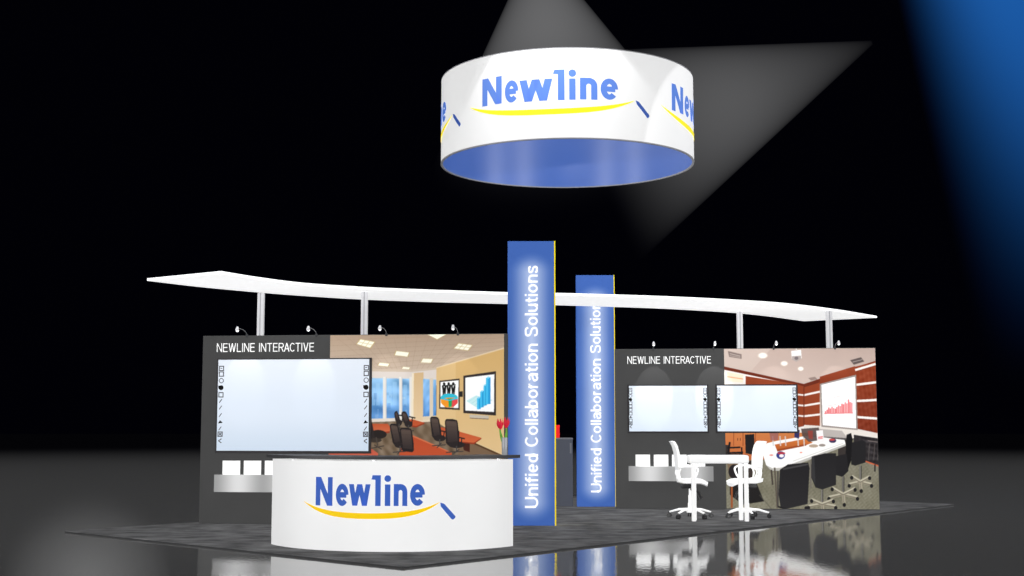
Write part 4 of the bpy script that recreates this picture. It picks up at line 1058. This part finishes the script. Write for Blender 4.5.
def smooth3(pts, n=24):
    P = [Vector(p) for p in pts]; P = [2 * P[0] - P[1]] + P + [2 * P[-1] - P[-2]]; out = []; m = len(P) - 3
    for i in range(n + 1):
        s = i / n * m; j = min(int(s), m - 1); t = s - j; a, b, c, d = P[j:j + 4]
        out.append(0.5 * ((2 * b) + (c - a) * t + (2 * a - 5 * b + 4 * c - d) * t * t + (3 * b - a - 3 * c + d) * t ** 3))
    return out
cl = make_chair('white office chair facing right, at left side of white table')
cY = 18.19
cl.location = (at(690.5, 515, cY).x, cY, 0); cl.rotation_euler.z = math.radians(-4)
dup(cl, (at(747, 515, cY).x, cY, 0), math.radians(180 + 5), 'white office chair facing left, in front of boardroom mural')

# ================================================================== LIGHT BEAMS (self-emitting cones standing in for haze lit by spots)
def beam(label, name, apex, target, half, length, strength, color, soft=False, fade0=0.0, fade1=1.0, power=1.0, r_scale=1.0):
    apex = Vector(apex); target = Vector(target)
    bm = bmesh.new(); R_ = math.tan(math.radians(half)) * length
    n = 64; top = [bm.verts.new((0.03 * math.cos(2 * PI * i / n), 0.03 * math.sin(2 * PI * i / n), 0)) for i in range(n)]
    bot = [bm.verts.new((R_ * math.cos(2 * PI * i / n), R_ * math.sin(2 * PI * i / n), -length)) for i in range(n)]
    for i in range(n): bm.faces.new((top[i], top[(i + 1) % n], bot[(i + 1) % n], bot[i]))
    bm.faces.new(top); bm.faces.new(bot[::-1]); bmesh.ops.recalc_face_normals(bm, faces=bm.faces)
    m = bpy.data.materials.new(name + '_glow_haze'); m.use_nodes = True; nt = m.node_tree; n_ = nt.nodes; l = nt.links
    n_.remove(n_['Principled BSDF']); out = n_['Material Output']
    tc = n_.new('ShaderNodeTexCoord'); sx = n_.new('ShaderNodeSeparateXYZ'); l.new(tc.outputs['Object'], sx.inputs[0])
    def mm(op, a, b=None, c=None):
        x = n_.new('ShaderNodeMath'); x.operation = op; x.use_clamp = False
        for i, v in enumerate((a, b, c)):
            if v is None: continue
            if isinstance(v, (int, float)): x.inputs[i].default_value = v
            else: l.new(v, x.inputs[i])
        return x.outputs[0]
    d = mm('MULTIPLY', sx.outputs[2], -1 / length)               # 0 at apex, 1 at end
    mr = n_.new('ShaderNodeMapRange'); mr.interpolation_type = 'SMOOTHSTEP'
    mr.inputs['From Min'].default_value = fade0; mr.inputs['From Max'].default_value = fade1; mr.inputs['To Min'].default_value = 1; mr.inputs['To Max'].default_value = 0
    l.new(d, mr.inputs['Value']); s = mr.outputs[0]
    if power: s = mm('MULTIPLY', s, mm('DIVIDE', 1.0, mm('POWER', mm('ADD', d, 0.12), power)))
    if soft:
        rr = mm('SQRT', mm('ADD', mm('MULTIPLY', sx.outputs[0], sx.outputs[0]), mm('MULTIPLY', sx.outputs[1], sx.outputs[1])))
        q = mm('DIVIDE', rr, mm('ADD', mm('MULTIPLY', d, R_), 0.05)); g = mm('MAXIMUM', mm('SUBTRACT', 1.0, mm('MULTIPLY', q, q)), 0.0)
        s = mm('MULTIPLY', s, mm('POWER', g, 1.6))
    em = n_.new('ShaderNodeEmission'); em.inputs['Color'].default_value = color + (1,)
    l.new(mm('MULTIPLY', s, strength), em.inputs['Strength']); l.new(em.outputs[0], out.inputs['Volume'])
    o = link(name, bm, m); o.location = apex; o.rotation_euler = (target - apex).to_track_quat('-Z', 'Y').to_euler()
    o.visible_shadow = False
    tag(o, label, 'light beam')
    return o
ap1 = at(535.5, -56, 15.6); tg1 = at(555.5, 100, 16.9)
beam('grey-white beam falling from above onto the ring sign', 'light_beam', ap1, tg1, 31.5, 3.3, 0.075, (1, 1, 1.02), fade0=0.10, fade1=0.92, power=0.5)
ap2 = at(872, 42.5, 17.6); tg2 = at(660, 131, 17.9)
beam('grey-white beam slanting down-left onto ring sign from the right', 'light_beam', ap2, tg2, 21, 4.5, 0.062, (1, 1, 1.02), fade0=0.35, fade1=0.93, power=0)
ap3 = at(819, -350, 21); tg3 = at(1181, 300, 21)
beam('soft blue beam slanting down past the far right edge', 'light_beam', ap3, tg3, 15, 13.5, 0.22, (0.03, 0.27, 1.0), soft=True, fade0=0.3, fade1=0.95, power=0)
spot('ring_spot', ap1, tg1, 150, 61, 0.05, 0.03)
def ring_pt(px, py): a, z = ring_flat(px, py); a /= RR; return Vector((RX + RR * math.sin(a), RD - RR * math.cos(a), RZ + z))
Ls = Vector((3.6, 14.2, 7.4)); p1, p2 = ring_pt(674, 64), ring_pt(655, 93)
mdir = ((p1 + p2) / 2 - Ls).normalized(); nrm = (p1 - Ls).cross(p2 - Ls).normalized()
if nrm.x < 0: nrm = -nrm
ax_ = mdir * math.cos(math.radians(26)) + nrm * math.sin(math.radians(26))
spot('ring_spot', Ls, Ls + ax_ * 3, 150, 52, 0.04, 0.03)

# ================================================================== GENERAL LIGHT
def sun(name, d, s, ang=2.0, shadow=True, col=(1, 1, 1)):
    L = bpy.data.lights.new(name, 'SUN'); L.energy = s; L.angle = math.radians(ang); L.use_shadow = shadow; L.color = col
    o = bpy.data.objects.new(name, L); COL.objects.link(o); o.rotation_euler = Vector(d).to_track_quat('-Z', 'Y').to_euler()
    o.location = (0, -5, 8); return o
for k_ in (-1, 1):
    sun('front_fill', (k_ * 0.63, 0.777, 0.0), 1.3, 5, shadow=False)
    sun('side_fill', (k_ * 0.94, 0.342, 0.0), 1.3, 5, shadow=False)
for k_ in range(7):                       # nested low suns added to give the floor a soft glint
    a_ = 1.2 + k_ * 0.85; sun('rear_glint', (0.318, -1, -0.12), 0.026 * PI * math.radians(a_ / 2) ** 2, a_)
spot('overhead_wash', (0.8, 18, 60), (0.8, 18, 0), 99000, 88, 0.75, 2.0, shadow=False)
